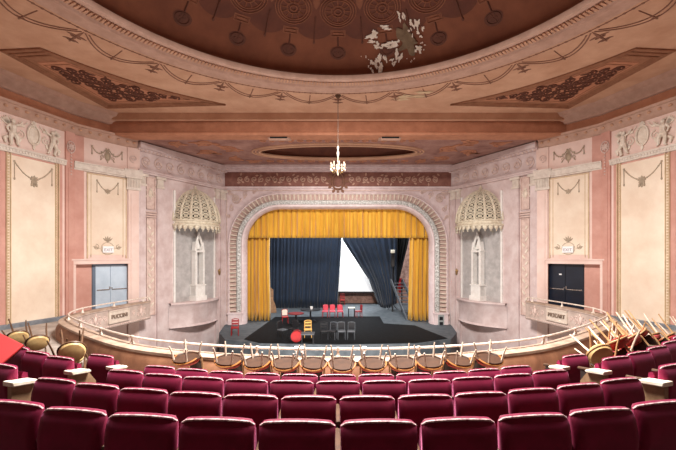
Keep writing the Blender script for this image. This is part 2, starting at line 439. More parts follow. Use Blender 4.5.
# white clamps on the rail
for x in (-.82, -.70, .52):
    d = None
    y = min(HS, key=lambda p: abs(p[0] - x))[1]
    r_ = empty('rail_clamp', (x, y, -1.85), 0, {-.82: 'white metal clamp on the rail, leftmost, left of the red drum', -.70: 'taller white metal clamp on the rail just right of another clamp', .52: 'white metal clamp on the rail right of the middle, below the black chairs'}[x], 'clamp', 'clamps on the balcony rail')
    b = MB(); b.lathe([(.03, -.04), (.05, -.04), (.05, .04), (.03, .04)], 10, mp=lambda a, b_, c: (c, a, b_)); b.build('jaw', M['white'], r_)
    b = MB(); b.tube([(0, -.03, .03), (0, -.05, -.09)], .02, 6); b.tube([(-.05, -.05, .02), (.05, -.05, .02)], .012, 6); b.build('handle', M['white'], r_)

# ------------------------------------------------------------------ side walls
for s in (-1, 1):
    side = 'left' if s == -1 else 'right'
    w = MB()
    # plain slabs
    full = [(-13.3, -1.3)] + WALLP
    for i in range(len(full) - 1):
        mp, L = wall_map(full[i], full[i + 1], s)
        if i == 4: continue          # door bay is made below
        w.box(0, L, -6.5 if i > 2 else -2.9, CEIL, -.3, 0, mp)
    mp, L = wall_map(WALLP[3], WALLP[4], s)
    DT = -.32
    w.box(0, L, DT, CEIL, -.3, 0, mp); w.box(0, .06, -2.9, DT, -.3, 0, mp); w.box(L - .02, L, -2.9, DT, -.3, 0, mp); w.box(0, L, -2.9, DT, -.45, -.25, mp); w.box(0, L, -6.5, -2.52, -.3, 0, mp)
    wall = tag(w.build('wall_' + side, M['wall'], smooth=False), kind='structure')
    # rose pilaster strip and rose surround
    mpP, LP = wall_map(WALLP[2], WALLP[3], s)
    b = MB(); b.box(-.02, LP + .02, -2.5, 4.95, 0, .07, mpP); b.box(LP * .2, LP * .8, -2.3, 3.5, .07, .09, mpP); b.build('rose_pilaster', M['wall_rose'], wall, smooth=False)
    b = MB(); rosette(b, mpP, LP / 2, 4.35, .16, .1); ring(b, mpP, LP / 2, 4.35, .17, .02, .1, 1.3)
    swag_pts = [mpP(LP / 2, 4.1 - .12 * k, .1) for k in range(8)]
    for p in swag_pts: b.ell(p, .035, 6, 5)
    b.build('pendant_relief', M['plaster_pink'], wall)
    # big cream panel on the first wall segment
    for seg in (1, 0):
        mp1, L1 = wall_map(WALLP[seg], WALLP[seg + 1], s)
        u0 = .1 if seg == 1 else L1 - 2.5; u1 = L1 - .12 if seg == 1 else L1 - .15
        b = MB(); b.box(u0, u1, -2.45, 3.56, 0, .02, mp1); b.build('field_rose', M['wall_rose'], wall, smooth=False)
        b = MB(); b.box(u0 + .22, u1 - .22, -2.4, 3.5, .02, .035, mp1); b.build('cream_panel', M['wall_cream'], wall, smooth=False)
        b = MB()
        for uu in (u0 + .16, u1 - .3):
            b.box(uu, uu + .03, -2.45, 3.56, .02, .075, mp1); b.box(uu + .12, uu + .15, -2.45, 3.56, .02, .075, mp1)
            for k in range(60): b.ell((uu + .075, -2.4 + k * .1, .04), (.03, .042, .03), 6, 4, mp1)
        b.build('panel_moulding', M['ochre'], wall)
        b = MB(); um = (u0 + u1) / 2; hw = (u1 - u0) / 2 - .42
        swag(b, mp1, um - hw, um + hw, 3.3, .5, .018, .05); rosette(b, mp1, um, 2.78, .15, .06)
        for k in range(3): leaf(b, mp1, um, 2.72, -PI / 2 + (k - 1) * .5, .22, .05, .05)
        b.build('swag', M['drabline'], wall)
        # figure frieze
        b = MB(); hh = .95
        figure(b, mp1, u0 + .35, 3.82, hh, 1); figure(b, mp1, u1 - .4, 3.82, hh, -1)
        cartouche(b, mp1, um, 4.4, .38)
        swag(b, mp1, um - .8, um - .2, 4.8, .22, .018, .03, False); swag(b, mp1, um + .2, um + .8, 4.8, .22, .018, .03, False)
        b.build('figure_relief', M['plaster'], wall)
    b = MB(); sweep(b, WALLP[:3], [(0, -2.5), (.1, -2.5), (.1, -2.38), (.07, -2.34), (0, -2.34)], s)
    tag(b.build('baseboard_' + side, M['slate'], smooth=False), kind='structure')
    # white dentil course
    b = MB()
    sweep(b, WALLP[:3], [(0, 3.56), (.07, 3.58), (.09, 3.62), (.09, 3.7), (.12, 3.73), (.12, 3.78), (0, 3.8)], s)
    for seg in (0, 1):
        mp1, L1 = wall_map(WALLP[seg], WALLP[seg + 1], s)
        for k in range(int(L1 / .1)): b.box(.03 + k * .1, .08 + k * .1, 3.63, 3.7, .08, .115, mp1)
    b.build('dentil_course', M['white_trim'], wall)
    mpB, LB = wall_map(WALLP[3], WALLP[4], s)
    b = MB(); b.box(0, LB + .05, 3.5, 3.56, 0, .08, mpB); b.box(0, LB + .05, 3.56, 3.78, 0, .13, mpB); b.box(0, LB + .05, 3.78, 3.83, 0, .17, mpB); b.build('white_course', M['white_trim'], wall, smooth=False)
    # door bay cream panel
    b = MB(); b.box(-.03, .36, DT + .2, 4.9, 0, .06, mpB); b.build('rose_strip', M['wall_rose'], wall, smooth=False)
    BU0, BU1 = .5, LB - .16; BC = (BU0 + BU1) / 2
    b = MB(); b.box(BU0, BU1, .05, 3.45, 0, .03, mpB); b.build('cream_panel', M['wall_cream'], wall, smooth=False)
    b = MB()
    for uu in (BU0 - .02, BU1 - .02): b.box(uu, uu + .035, -.1, 3.47, 0, .05, mpB)
    for uu in (BU0 + .12, BU1 - .15): b.box(uu, uu + .02, -.05, 3.45, .02, .045, mpB)
    b.box(BU0, BU1, 3.42, 3.46, 0, .05, mpB); b.build('panel_moulding', M['ochre'], wall, smooth=False)
    b = MB(); swag(b, mpB, BC - .42, BC + .42, 3.2, .4, .016, .05); rosette(b, mpB, BC, 2.78, .12, .05)
    b.build('swag', M['drabline'], wall)
    b = MB()  # painted spray around the exit sign
    ring(b, mpB, BC, .32, .26, .012, .035, 1.0)
    for k in range(5): leaf(b, mpB, BC, .6, PI / 2 + (k - 2) * .42, .26, .03, .04, .01)
    for k in (-1, 1):
        spiral(b, mpB, BC + k * .45, .38, .12, 1.4, PI / 2, k, .014, .035); leaf(b, mpB, BC + k * .3, .32, PI / 2 - k * 1.3, .3, .03, .04, .01)
    b.build('painted_spray', M['drabline'], wall)
    b = MB()  # upper frieze of the bay
    swag(b, mpB, BC - .6, BC - .05, 4.6, .25, .018, .03); swag(b, mpB, BC + .05, BC + .6, 4.6, .25, .018, .03); cartouche(b, mpB, BC, 4.3, .2)
    b.build('bay_frieze_relief', M['drabline'], wall)
    b = MB(); b.box(-.1, LB, DT - .02, DT + .16, 0, .1, mpB); b.box(-.12, LB + .02, DT + .14, DT + .2, 0, .14, mpB); b.box(-.12, .06, -2.5, DT, -.02, .1, mpB); b.build('door_surround', M['wall'], wall, smooth=False)
    b = MB(); b.box(.06, .74, -2.5, DT - .02, -.25, -.2, mpB); b.build('jamb_panel', M['wall_rose'], wall, smooth=False)
    # rosette cornice and crown under the ceiling
    b = MB(); sweep(b, WALLP, [(0, 4.9), (.05, 4.92), (.09, 4.98), (.12, 5.0), (.2, 5.2), (.28, 5.22), (.3, 5.3), (0, 5.32)], s)
    b.build('rosette_cornice', M['ceil_trim'], wall)
    b = MB()
    for seg in range(0, 5):
        mp1, L1 = wall_map(WALLP[seg], WALLP[seg + 1], s)
        n = max(1, int(L1 / .32))
        for k in range(n): b.ell(((k + .5) * L1 / n, 5.1, .18), (.07, .05, .05), 8, 5, mp1)
    b.build('rosette_row', M['ceil'], wall)
    b = MB(); sweep(b, WALLP, [(0, 5.7), (.1, 5.72), (.14, 5.8), (.22, 5.84), (.3, 5.95), (.42, 6.0), (.46, 6.1), (.5, 6.149), (0, 6.149)], s)
    b.build('crown_cornice', M['ceil_trim'], wall)
    b = MB(); sweep(b, WALLP, [(0, 5.33), (.02, 5.33), (.02, 5.69), (0, 5.69)], s); b.build('upper_frieze', M['fascia'], wall)
    # pier pilaster with reeded capital
    for nm, A, B in (('pier', WALLP[4], WALLP[5]),):
        mpI, LI = wall_map(A, B, s)
        b = MB(); b.box(-.08, LI + .06, -6.4, 2.98, 0, .1, mpI); b.box(.03, LI - .05, -2.6, 2.8, .1, .13, mpI); b.build('pilaster', M['wall'], wall, smooth=False)
        b = MB(); b.box(-.16, LI + .14, 2.98, 3.1, 0, .16, mpI); b.box(-.2, LI + .18, 3.5, 3.62, 0, .22, mpI); b.box(-.14, LI + .12, 3.1, 3.5, 0, .12, mpI); b.box(-.24, LI + .2, 3.62, 3.9, 0, .2, mpI)
        for k in range(9): b.tube([mpI(-.12 + k * (LI + .22) / 8, 3.1, .13), mpI(-.12 + k * (LI + .22) / 8, 3.5, .13)], .026, 6)
        b.build('capital', M['white_trim'], wall)
        b = MB(); b.box(-.1, LI + .1, 3.9, 4.9, 0, .08, mpI); b.build('capital_block', M['wall'], wall, smooth=False)
        b = MB(); scrollwork(b, mpI, 0, LI, 4.4, .2, .02, .1); b.build('block_relief', M['plaster_pink'], wall)

    # ---- door (structure) set in the bay recess
    door = MB(); u0, u1 = .76, LB - .03
    um = (u0 + u1) / 2
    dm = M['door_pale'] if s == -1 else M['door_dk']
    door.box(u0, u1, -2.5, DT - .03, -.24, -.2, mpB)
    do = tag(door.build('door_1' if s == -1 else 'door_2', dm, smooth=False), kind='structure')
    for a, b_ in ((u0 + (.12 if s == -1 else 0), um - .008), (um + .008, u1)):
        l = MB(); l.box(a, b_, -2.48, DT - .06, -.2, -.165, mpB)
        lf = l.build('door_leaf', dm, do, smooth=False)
        l = MB(); l.box(a + .04, b_ - .04, -1.48, -1.44, -.165, -.13, mpB); l.build('push_bar', M['chrome'], lf, smooth=False)
    l = MB(); l.box(um - .06, um - .02, -1.45, -1.33, -.165, -.12, mpB); l.ell((um + .05, -1.4, -.14), .03, 8, 6, mpB); l.build('door_handle', M['chrome'], do)
    if s == -1:
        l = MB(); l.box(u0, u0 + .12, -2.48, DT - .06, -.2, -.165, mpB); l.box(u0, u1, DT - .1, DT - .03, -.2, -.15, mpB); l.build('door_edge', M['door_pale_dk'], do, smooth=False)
    else:
        l = MB(); l.box(um + .16, um + .27, -.84, -.78, -.165, -.16, mpB); l.build('notice', M['white'], do, smooth=False)
    # ---- exit sign
    c = Vector(mpB(BC, .28, .05)); ex = empty('exit_sign', c, 0, 'small white exit sign on the cream panel above the %s doors' % ('pale blue' if s == -1 else 'dark navy'), 'sign')
    n_ = (Vector(mpB(BC, .28, 1)) - c).normalized(); up = Vector((0, 0, 1)); xa = up.cross(n_)
    ex.matrix_basis = Matrix(((xa.x, up.x, n_.x, c.x), (xa.y, up.y, n_.y, c.y), (xa.z, up.z, n_.z, c.z), (0, 0, 0, 1)))
    b = MB(); b.box(-.22, .22, -.14, .14, -.02, .06); b.build('sign_box', M['white'], ex, bevel=.01)
    to = text_mesh('lettering', 'EXIT', .17, .004, M['ink'], ex); to.location = (0, -.02, .062)

    # ---- splay wall with the organ grille
    mpS, LS = wall_map(SPL[0], SPL[1], s)
    b = MB(); b.box(0, LS, -6.5, SB, -.3, 0, mpS)
    sp = tag(b.build('wall_splay_' + side, M['splay'], smooth=False), kind='structure')
    def pil(u0, u1, cap_v, nm='pilaster'):
        b = MB(); b.box(u0, u1, -6.3, cap_v, 0, .09, mpS); b.box(u0 + .07, u1 - .07, -3.4, cap_v - .25, .09, .105, mpS); b.build('pilaster', M['splay'], sp, smooth=False)
        b = MB(); b.box(u0 - .04, u1 + .04, cap_v, cap_v + .1, 0, .13, mpS); b.box(u0, u1, cap_v + .1, cap_v + .42, 0, .1, mpS); b.box(u0 - .08, u1 + .08, cap_v + .42, cap_v + .55, 0, .18, mpS)
        for k in range(6): b.tube([mpS(u0 + .04 + k * (u1 - u0 - .08) / 5, cap_v + .1, .11), mpS(u0 + .04 + k * (u1 - u0 - .08) / 5, cap_v + .42, .11)], .025, 6)
        b.build('capital', M['white_trim'], sp)
    for a, b_ in ((.02, .38), (.98, 1.32), (4.68, 4.9), (5.05, 5.4)): pil(a, b_, 3.25)
    # tall carved panel between the first two pilasters
    b = MB(); b.box(.45, .9, -2.8, 1.75, 0, .02, mpS); b.box(.45, .9, 2.2, 3.7, 0, .02, mpS)
    for v0, v1 in ((-2.8, 1.75), (2.2, 3.7)):
        for uu in (.45, .87): b.box(uu, uu + .035, v0, v1, 0, .06, mpS)
        for vv in (v0, v1): b.box(.45, .905, vv, vv + .035, 0, .06, mpS)
    for k in range(3): b.box(.4, .95, 1.82 + k * .11, 1.88 + k * .11, 0, .08, mpS)
    b.build('tall_panel', M['plaster_pink'], sp, smooth=False)
    b = MB()
    for k in range(14): leaf(b, mpS, .67, -2.4 + k * .28, PI / 2 + (.6 if k % 2 else -.6), .26, .045, .04)
    cartouche(b, mpS, .67, 2.95, .2); b.build('candelabra_relief', M['plaster'], sp)
    b = MB()  # frieze above the capitals
    b.box(0, LS, 3.82, 3.9, 0, .14, mpS); b.box(0, LS, 3.9, 3.97, 0, .2, mpS); b.box(0, LS, 4.85, 4.95, 0, .16, mpS); b.box(0, LS, 4.95, 5.2, 0, .28, mpS)
    b.build('entablature', M['splay'], sp, smooth=False)
    b = MB(); scrollwork(b, mpS, .15, LS - .15, 4.4, .3, .03, .03)
    for k in range(26): b.ell((.1 + k * .205, 4.86, .18), (.06, .05, .04), 6, 4, mpS)
    b.build('frieze_relief', M['plaster_pink'], sp)
    # scrim, recess frame
    GU, GR = 3.26, 1.34
    b = MB(); b.box(GU - 1.25, GU + 1.25, -2.35, 1.6, .0, .03, mpS); b.build('scrim', M['scrim'], sp, smooth=False)
    b = MB()
    for uu in (GU - 1.36, GU + 1.26): b.box(uu, uu + .1, -2.4, 3.3, 0, .09, mpS)
    b.build('recess_frame', M['stone'], sp, smooth=False)
    # curved sill (bowed shelf under the scrim)
    b = MB()
    n = 16
    def sill(i, j):
        t = -1 + 2 * i / n; ww = .55 * (1 - t * t) + .1
        q = [(0, -2.35), (ww + .06, -2.35), (ww + .08, -2.42), (ww + .02, -2.5), (ww - .06, -2.6), (ww - .1, -3.5), (ww - .02, -3.6), (0, -3.7)][j]
        return mpS(GU + t * 1.6, q[1], q[0])
    b.grid(sill, n + 1, 8); b.build('bowed_sill', M['splay'], sp)
    # gothic tabernacle standing on the sill
    g = MB(); 
    for uu in (-.3, .2): g.box(GU + uu, GU + uu + .12, -2.1, .25, .1, .4, mpS)
    g.box(GU - .36, GU + .38, -2.35, -2.1, .03, .5, mpS); g.box(GU - .3, GU + .32, -2.1, -1.55, .03, .44, mpS); g.box(GU - .34, GU + .36, -1.57, -1.5, .03, .48, mpS)
    g.box(GU - .3, GU + .32, .2, .3, .05, .42, mpS)
    for uu in (-.24, .26): g.prism([(GU + uu - .08, .25), (GU + uu + .08, .25), (GU + uu, .75)], .12, .38, mpS)
    a1 = [(GU - .26 + .28 * (i / 8), .3 + .85 * (i / 8) ** .75) for i in range(9)]
    g.tube([mpS(u, v, .3) for u, v in a1], .06, 6); g.tube([mpS(2 * GU + .035 - u, v, .3) for u, v in a1], .06, 6)
    g.prism([(GU - .2, .35), (GU + .23, .35), (GU + .015, 1.0)], .12, .2, mpS)
    g.ell((GU + .015, 1.2, .3), (.06, .1, .06), 8, 6, mpS)
    base = Vector(mpS(GU, -2.35, .15))
    go = empty('gothic_tabernacle', base, 0, 'pale pointed gothic niche column standing under the %s organ grille' % side, 'niche')
    wpar(g.build('niche_frame', M['stone']), go)
    # grille: half dome
    GV = 1.55; GH = 1.72
    ga = empty('organ_grille', mpS(GU, GV, 0), 0, 'cream pierced half dome organ grille with hanging points on the %s splayed wall' % side, 'grille')
    def gm(th, h, off=0.0):
        r = (GR + off) * (1 - h ** 2.1) ** .62
        return mpS(GU + r * cos(th), GV + .25 + h * GH, .02 + r * .85 * sin(th))
    b = MB(); b.grid(lambda i, j: gm(PI * i / 20, j / 10 * .999, -.12), 21, 11); wpar(b.build('dark_lining', M['grille_dk']), ga)
    for k in range(9):
        th = PI * (k + .0) / 8; th = max(.02, min(PI - .02, th))
        b = MB(); b.tube([gm(th, j / 16 * .995, .03) for j in range(17)], .05, 6); wpar(b.build('rib', M['grille_c']), ga)
    b = MB()
    for k in range(8):
        t0, t1 = PI * k / 8, PI * (k + 1) / 8; tm = (t0 + t1) / 2; dt = t1 - t0
        for j in range(5):
            h0 = .04 + j * .178; hc = h0 + .088
            if hc > .93: break
            R_ = .08; aw = dt * .40
            b.tube([gm(tm + aw * cos(a * PI / 5), hc + R_ * sin(a * PI / 5)) for a in range(10)], .024, 5, closed=True)
            b.tube([gm(tm + aw * .45 * cos(a * PI / 3), hc + R_ * .45 * sin(a * PI / 3)) for a in range(6)], .02, 4, closed=True)
            for sg in (-1, 1): b.tube([gm(tm - sg * dt * .46, hc - R_), gm(tm + sg * dt * .46, hc + R_)], .019, 4)
            b.tube([gm(t0 + dt * q / 4, h0 - .005) for q in range(5)], .014, 4)
    wpar(b.build('lattice', M['grille_c']), ga)
    b = MB()
    for v, rr, r_ in ((GV + .26, GR + .02, .045), (GV + .02, GR + .04, .05)):
        b.tube([mpS(GU + rr * cos(PI * i / 24), v, .03 + rr * .85 * sin(PI * i / 24)) for i in range(25)], r_, 6)
    b.grid(lambda i, j: mpS(GU + GR * cos(PI * i / 24), GV + .02 + .24 * j, .03 + GR * .85 * sin(PI * i / 24)), 25, 2)
    wpar(b.build('base_band', M['grille_c']), ga)
    b = MB()
    for k in range(14):
        th = PI * (k + .5) / 14; rr = GR + .02
        cpt = lambda t, v: mpS(GU + rr * cos(t), v, .03 + rr * .85 * sin(t))
        d = PI / 28 * .95
        b.add([cpt(th - d, GV + .02), cpt(th + d, GV + .02), cpt(th + d * .9, GV - .14), cpt(th, GV - .27), cpt(th - d * .9, GV - .14)], [(0, 1, 2, 3, 4)])
        b.ell(cpt(th, GV - .28), .035, 6, 5)
        b.tube([cpt(th - d, GV - .0), cpt(th, GV - .18), cpt(th + d, GV - .0)], .02, 4)
    po = b.build('pendant_fringe', M['grille_c']); wpar(po, ga)
    sm = po.modifiers.new('thick', 'SOLIDIFY'); sm.thickness = .03
    b = MB(); b.lathe([(0, -.1), (.09, -.08), (.05, 0), (.1, .06), (.06, .15), (.02, .22), (0, .3)], 10, mpS(GU, GV + .25 + GH, .05)); wpar(b.build('finial', M['grille_c']), ga)
    # small wall bracket lamp beside the arch
    c = mpS(4.98, -.9, .06)
    lb = empty('wall_bracket', c, 0, 'small dark brass wall bracket on the pilaster %s of the arch' % side, 'bracket')
    b = MB(); b.ell((0, 0, 0), (.05, .05, .2), 8, 6); b.tube([(0, 0, -.1), (-s * -.0, -.15, -.15), (0, -.2, .0)], .025, 6); b.ell((0, -.2, .06), (.05, .05, .08), 8, 6); b.build('bracket_arm', M['brass'], lb)

# unseen back wall, set close behind the camera and dark to shade the seats
b = MB(); b.box(-14.6, 14.6, -1.5, -1.2, -2, CEIL + .1)
tag(b.build('wall_back', M['carpet'], smooth=False), kind='structure')

# ------------------------------------------------------------------ ceiling and dome
DC = (0.0, 6.3); DR = 6.68; DH = 2.0
ce = MB()
N = 144
angs = [2 * PI * i / N for i in range(N)]
for ca in (math.atan2(16.2 - DC[1], 14), math.atan2(16.2 - DC[1], -14), math.atan2(-1.5 - DC[1], 14) + 2 * PI, math.atan2(-1.5 - DC[1], -14) + 2 * PI): angs.append(ca)
angs.sort()
def edge(a):
    dx, dy = cos(a), sin(a); ts = []
    if abs(dx) > 1e-9: ts.append(14 / abs(dx))
    if dy > 1e-9: ts.append((16.2 - DC[1]) / dy)
    if dy < -1e-9: ts.append((-1.5 - DC[1]) / dy)
    t = min(ts); return (DC[0] + dx * t, DC[1] + dy * t)
def cfn(i, j):
    a = angs[i]; q = (DC[0] + (DR + .05) * cos(a), DC[1] + (DR + .05) * sin(a)) if j in (0, 3) else edge(a)
    return (q[0], q[1], CEIL if j < 2 else CEIL + .15)
ce.grid(cfn, len(angs), 4, cu=True, cv=True)
ceiling = tag(ce.build('ceiling', M['ceil'], smooth=False), kind='structure')
def dmap(th, r, off=0.0):
    z = CEIL + DH * math.sqrt(max(0, 1 - (r / DR) ** 2))
    n = Vector((cos(th) * r / DR ** 2, sin(th) * r / DR ** 2, (z - CEIL) / DH ** 2 + 1e-9)).normalized()
    p = Vector((DC[0] + r * cos(th), DC[1] + r * sin(th), z)) - n * off
    return p
def dlocal(th0, r0):
    """small chart on the dome: u sideways, v outwards (towards the rim), w proud of the plaster"""
    def mp(u, v, w): 
        r = min(DR * .999, r0 + v); return dmap(th0 + u / max(r, .3), r, w)
    return mp
d = MB(); rs = [DR * sin(PI / 2 * j / 22) for j in range(23)]
d.grid(lambda i, j: dmap(2 * PI * i / 96, rs[j] * .9999), 96, 23, cu=True)
dome = tag(d.build('ceiling_dome', M['dome']), kind='structure')
st = MB(); r2 = [.2 + 5.5 * j / 12 for j in range(13)]
st.grid(lambda i, j: dmap(2 * PI * i / 96, r2[j], .012), 96, 13, cu=True)
for k in range(24):
    th = 2 * PI * (k + .5) / 24 + PI / 2; mp = dlocal(th, 5.55)
    pts = [(.62 * cos(PI * i / 12), .42 * sin(PI * i / 12)) for i in range(13)]
    st.add([mp(0, 0, .016)] + [mp(u, v, .016) for u, v in pts], [(0, i, i + 1) for i in range(1, 13)])
st.build('dark_stencil_field', M['stencil'], dome)
ro = MB(); rk = MB(); pk = MB()
for k in range(24):
    th = 2 * PI * k / 24 + PI / 2
    mp = dlocal(th, 5.12)
    for rad in (.55, .47, .40): ring(ro, mp, 0, 0, rad, .022, .02, .85, 24)
    for q in range(12):
        a = 2 * PI * q / 12; ro.tube([mp(.16 * cos(a), .136 * sin(a), .02), mp(.38 * cos(a), .323 * sin(a), .02)], .02, 4)
    ring(ro, mp, 0, 0, .2, .02, .02, .85, 16); ring(ro, mp, 0, 0, .1, .025, .02, .85, 12)
    mp = dlocal(th, 5.78)
    for a, b_, c, e in ((-.24, .24, -.1, -.07), (-.24, .24, .07, .1), (-.24, -.21, -.1, .1), (.21, .24, -.1, .1), (-.15, .15, -.03, .03)): pk.box(a, b_, c, e, .0, .02, mp)
    mp = dlocal(th, 6.30)
    rk.add([mp(0, 0, .012)] + [mp(.27 * cos(2 * PI * i / 20), .16 * sin(2 * PI * i / 20), .012) for i in range(20)], [(0, i + 1, (i + 1) % 20 + 1) for i in range(20)])
    rk.tube([mp(0, -.16, .01), mp(0, -.42, .01)], .025, 4)
    ring(rk, mp, 0, 0, .2, .022, .015, .6, 16); rosette(rk, mp, 0, 0, .12, .015, 6)
    mp = dlocal(th + PI / 24, 5.9); rk.tube([mp(0, -.6, .02), mp(0, .12, .02)], .02, 4); rk.ell((0, .15, .01), (.045, .06, .02), 6, 4, mp)
    mp = dlocal(th, 4.3); ring(ro, mp, 0, 0, .45, .03, .02, .8)
    mp = dlocal(th + PI / 24, 5.0); leaf(pk, mp, 0, -.4, PI / 2, .5, .1, .01, .01); 
ro.build('rosette_stencil', M['stencil_lt'], dome); rk.build('medallion_stencil', M['stencil_dk'], dome); pk.build('plaque_stencil', M['stencil_lt'], dome)
# peeling paint on the dome, where the plaster shows
def ray_dome(px, py):
    d_ = Vector(((px - 338) / F, 1, (256 - py) / F)); lo, hi = 8.0, 14.0; best = None
    for i in range(600):
        t = 8 + 6.5 * i / 600; p = d_ * t; r = math.hypot(p.x - DC[0], p.y - DC[1])
        if r < DR and p.z >= CEIL + DH * math.sqrt(1 - (r / DR) ** 2): return math.atan2(p.y - DC[1], p.x - DC[0]), r
    return math.atan2(d_.y * 12 - DC[1], d_.x * 12 - DC[0]), 6.2
pe = MB(); pg = MB()
def blob(mb, px, py, rx, ry, w, seed):
    th, r = ray_dome(px, py); mp = dlocal(th, r); R = random.Random(seed); n = 26
    ph = [R.random() * 6.28 for _ in range(5)]
    pts = []
    for i in range(n):
        a = 2 * PI * i / n; k = 1 + .3 * sin(2 * a + ph[0]) + .25 * sin(3 * a + ph[1]) + .18 * sin(5 * a + ph[2]) + .15 * sin(8 * a + ph[3])
        pts.append((rx * k * cos(a), ry * k * sin(a)))
    mb.add([mp(0, 0, w)] + [mp(u, v, w) for u, v in pts], [(0, i + 1, (i + 1) % n + 1) for i in range(n)])
for i, (px, py, rx, ry) in enumerate(((374, 33, .14, .2), (372, 41, .18, .06), (385, 26, .2, .05), (390, 46, .3, .07), (381, 47, .14, .08), (397, 54, .1, .12), (377, 60, .12, .08), (381, 66, .13, .09), (403, 15, .06, .18), (416, 22, .1, .2), (418, 32, .07, .1), (419, 47, .13, .1), (384, 57, .08, .1), (396, 44, .12, .07), (395, 62, .08, .04), (409, 30, .05, .1), (412, 60, .03, .02), (366, 57, .03, .02), (371, 68, .05, .03), (425, 44, .05, .03))):
    R2 = random.Random(i)
    for q in range(4): blob(pe, px + R2.uniform(-5, 5) * (q > 0), py + R2.uniform(-5, 5) * (q > 0), rx * R2.uniform(.35, .62), ry * R2.uniform(.35, .7), .045 + .0005 * q, i * 4 + q)
blob(pg, 406, 36, .22, .34, .04, 50); blob(pg, 409, 43, .26, .12, .041, 52)
pe.build('peeling_patch', M['plaster'], dome); pg.build('bare_plaster_patch', mat('bare_plaster', rgb(128, 108, 84), rgb(104, 84, 64), .9, 6), dome)
# ring mouldings around the dome
rg = MB(); rg.lathe([(6.6, 6.2), (6.6, 6.05), (6.7, 6.02), (6.78, 6.06), (6.78, 6.09), (7.08, 6.04), (7.12, 6.0), (7.2, 6.0), (7.24, 6.06), (7.4, 6.1), (7.62, 6.08), (7.7, 6.06), (7.76, 6.1), (7.78, 6.16)], 128, (DC[0], DC[1], 0))
rg.build('dome_ring_moulding', M['ceil_trim'], ceiling)
dn = MB()
for k in range(420):
    a = 2 * PI * k / 420
    mp = lambda u, v, w, a=a: (DC[0] + (6.93 + v) * cos(a) - u * sin(a), DC[1] + (6.93 + v) * sin(a) + u * cos(a), 6.07 - w)
    dn.box(-.03, .03, -.11, .11, 0, .035, mp)
dn.build('dentil_ring', M['ceil'], ceiling, smooth=False)
gl = MB()
def cmap(th0, r0):
    return lambda u, v, w: (DC[0] + (r0 + v) * cos(th0 + u / (r0 + v)), DC[1] + (r0 + v) * sin(th0 + u / (r0 + v)), CEIL - w)
for k in range(240):
    a = 2 * PI * k / 240; gl.ell((DC[0] + 7.95 * cos(a), DC[1] + 7.95 * sin(a), CEIL), (.05, .05, .02), 6, 4)
gl.tube([(DC[0] + 7.95 * cos(2 * PI * k / 120), DC[1] + 7.95 * sin(2 * PI * k / 120), CEIL) for k in range(120)], .018, 4, closed=True)
for k in range(24):
    th = 2 * PI * k / 24 + PI / 2
    if sin(th) < -.35: continue
    mp = cmap(th, 8.05); hw = 8.05 * PI / 24
    leaf(gl, mp, 0, 0, PI / 2, .8, .04, .0, .015); rosette(gl, mp, 0, .45, .14, .01, 4); rosette(gl, mp, 0, .72, .11, .01, 4)
    for q in (-1, 1): leaf(gl, mp, 0, .35, PI / 2 - q * 1.4, .26, .035, .0, .012); leaf(gl, mp, 0, .65, PI / 2 - q * 1.2, .22, .03, .0, .012)
    mp = cmap(th + PI / 24, 8.05)
    for dr, hh in ((.62, hw * .85), (.78, hw * .95)):
        pts = [(hh * (2 * i / 14 - 1), dr * (1 - (2 * i / 14 - 1) ** 2)) for i in range(15)]
        gl.tube([mp(u, v + .05, .0) for u, v in pts], .021, 5)
        for u, v in pts[::1]: gl.ell(mp(u, v + .05, .0), (.032, .032, .015), 6, 4)
    gl.tube([mp(0, .1, .0), mp(0, .85, .0)], .02, 4); rosette(gl, mp, 0, .80, .12, .01, 4)
gl.build('painted_garland', M['garland'], ceiling)
pc = MB()
for (px, py, rx, ry, sd) in ((412, 96, .55, .16, 1), (402, 99, .3, .1, 2), (424, 92, .3, .1, 5)):
    Y = CEIL * F / (256 - py); X = (px - 338) / F * Y; R = random.Random(sd); n = 24; ph = [R.random() * 6 for _ in range(4)]
    pts = [(X + rx * cos(2 * PI * i / n) * (1 + .2 * sin(6 * PI * i / n + ph[0]) + .15 * sin(14 * PI * i / n + ph[1])), Y + ry * sin(2 * PI * i / n) * (1 + .3 * sin(8 * PI * i / n + ph[2])), CEIL - .012 - .002 * sd) for i in range(n)]
    pc.add(pts, [tuple(range(n))])
pc.build('water_stain_patch', M['ochre'], ceiling, smooth=False)
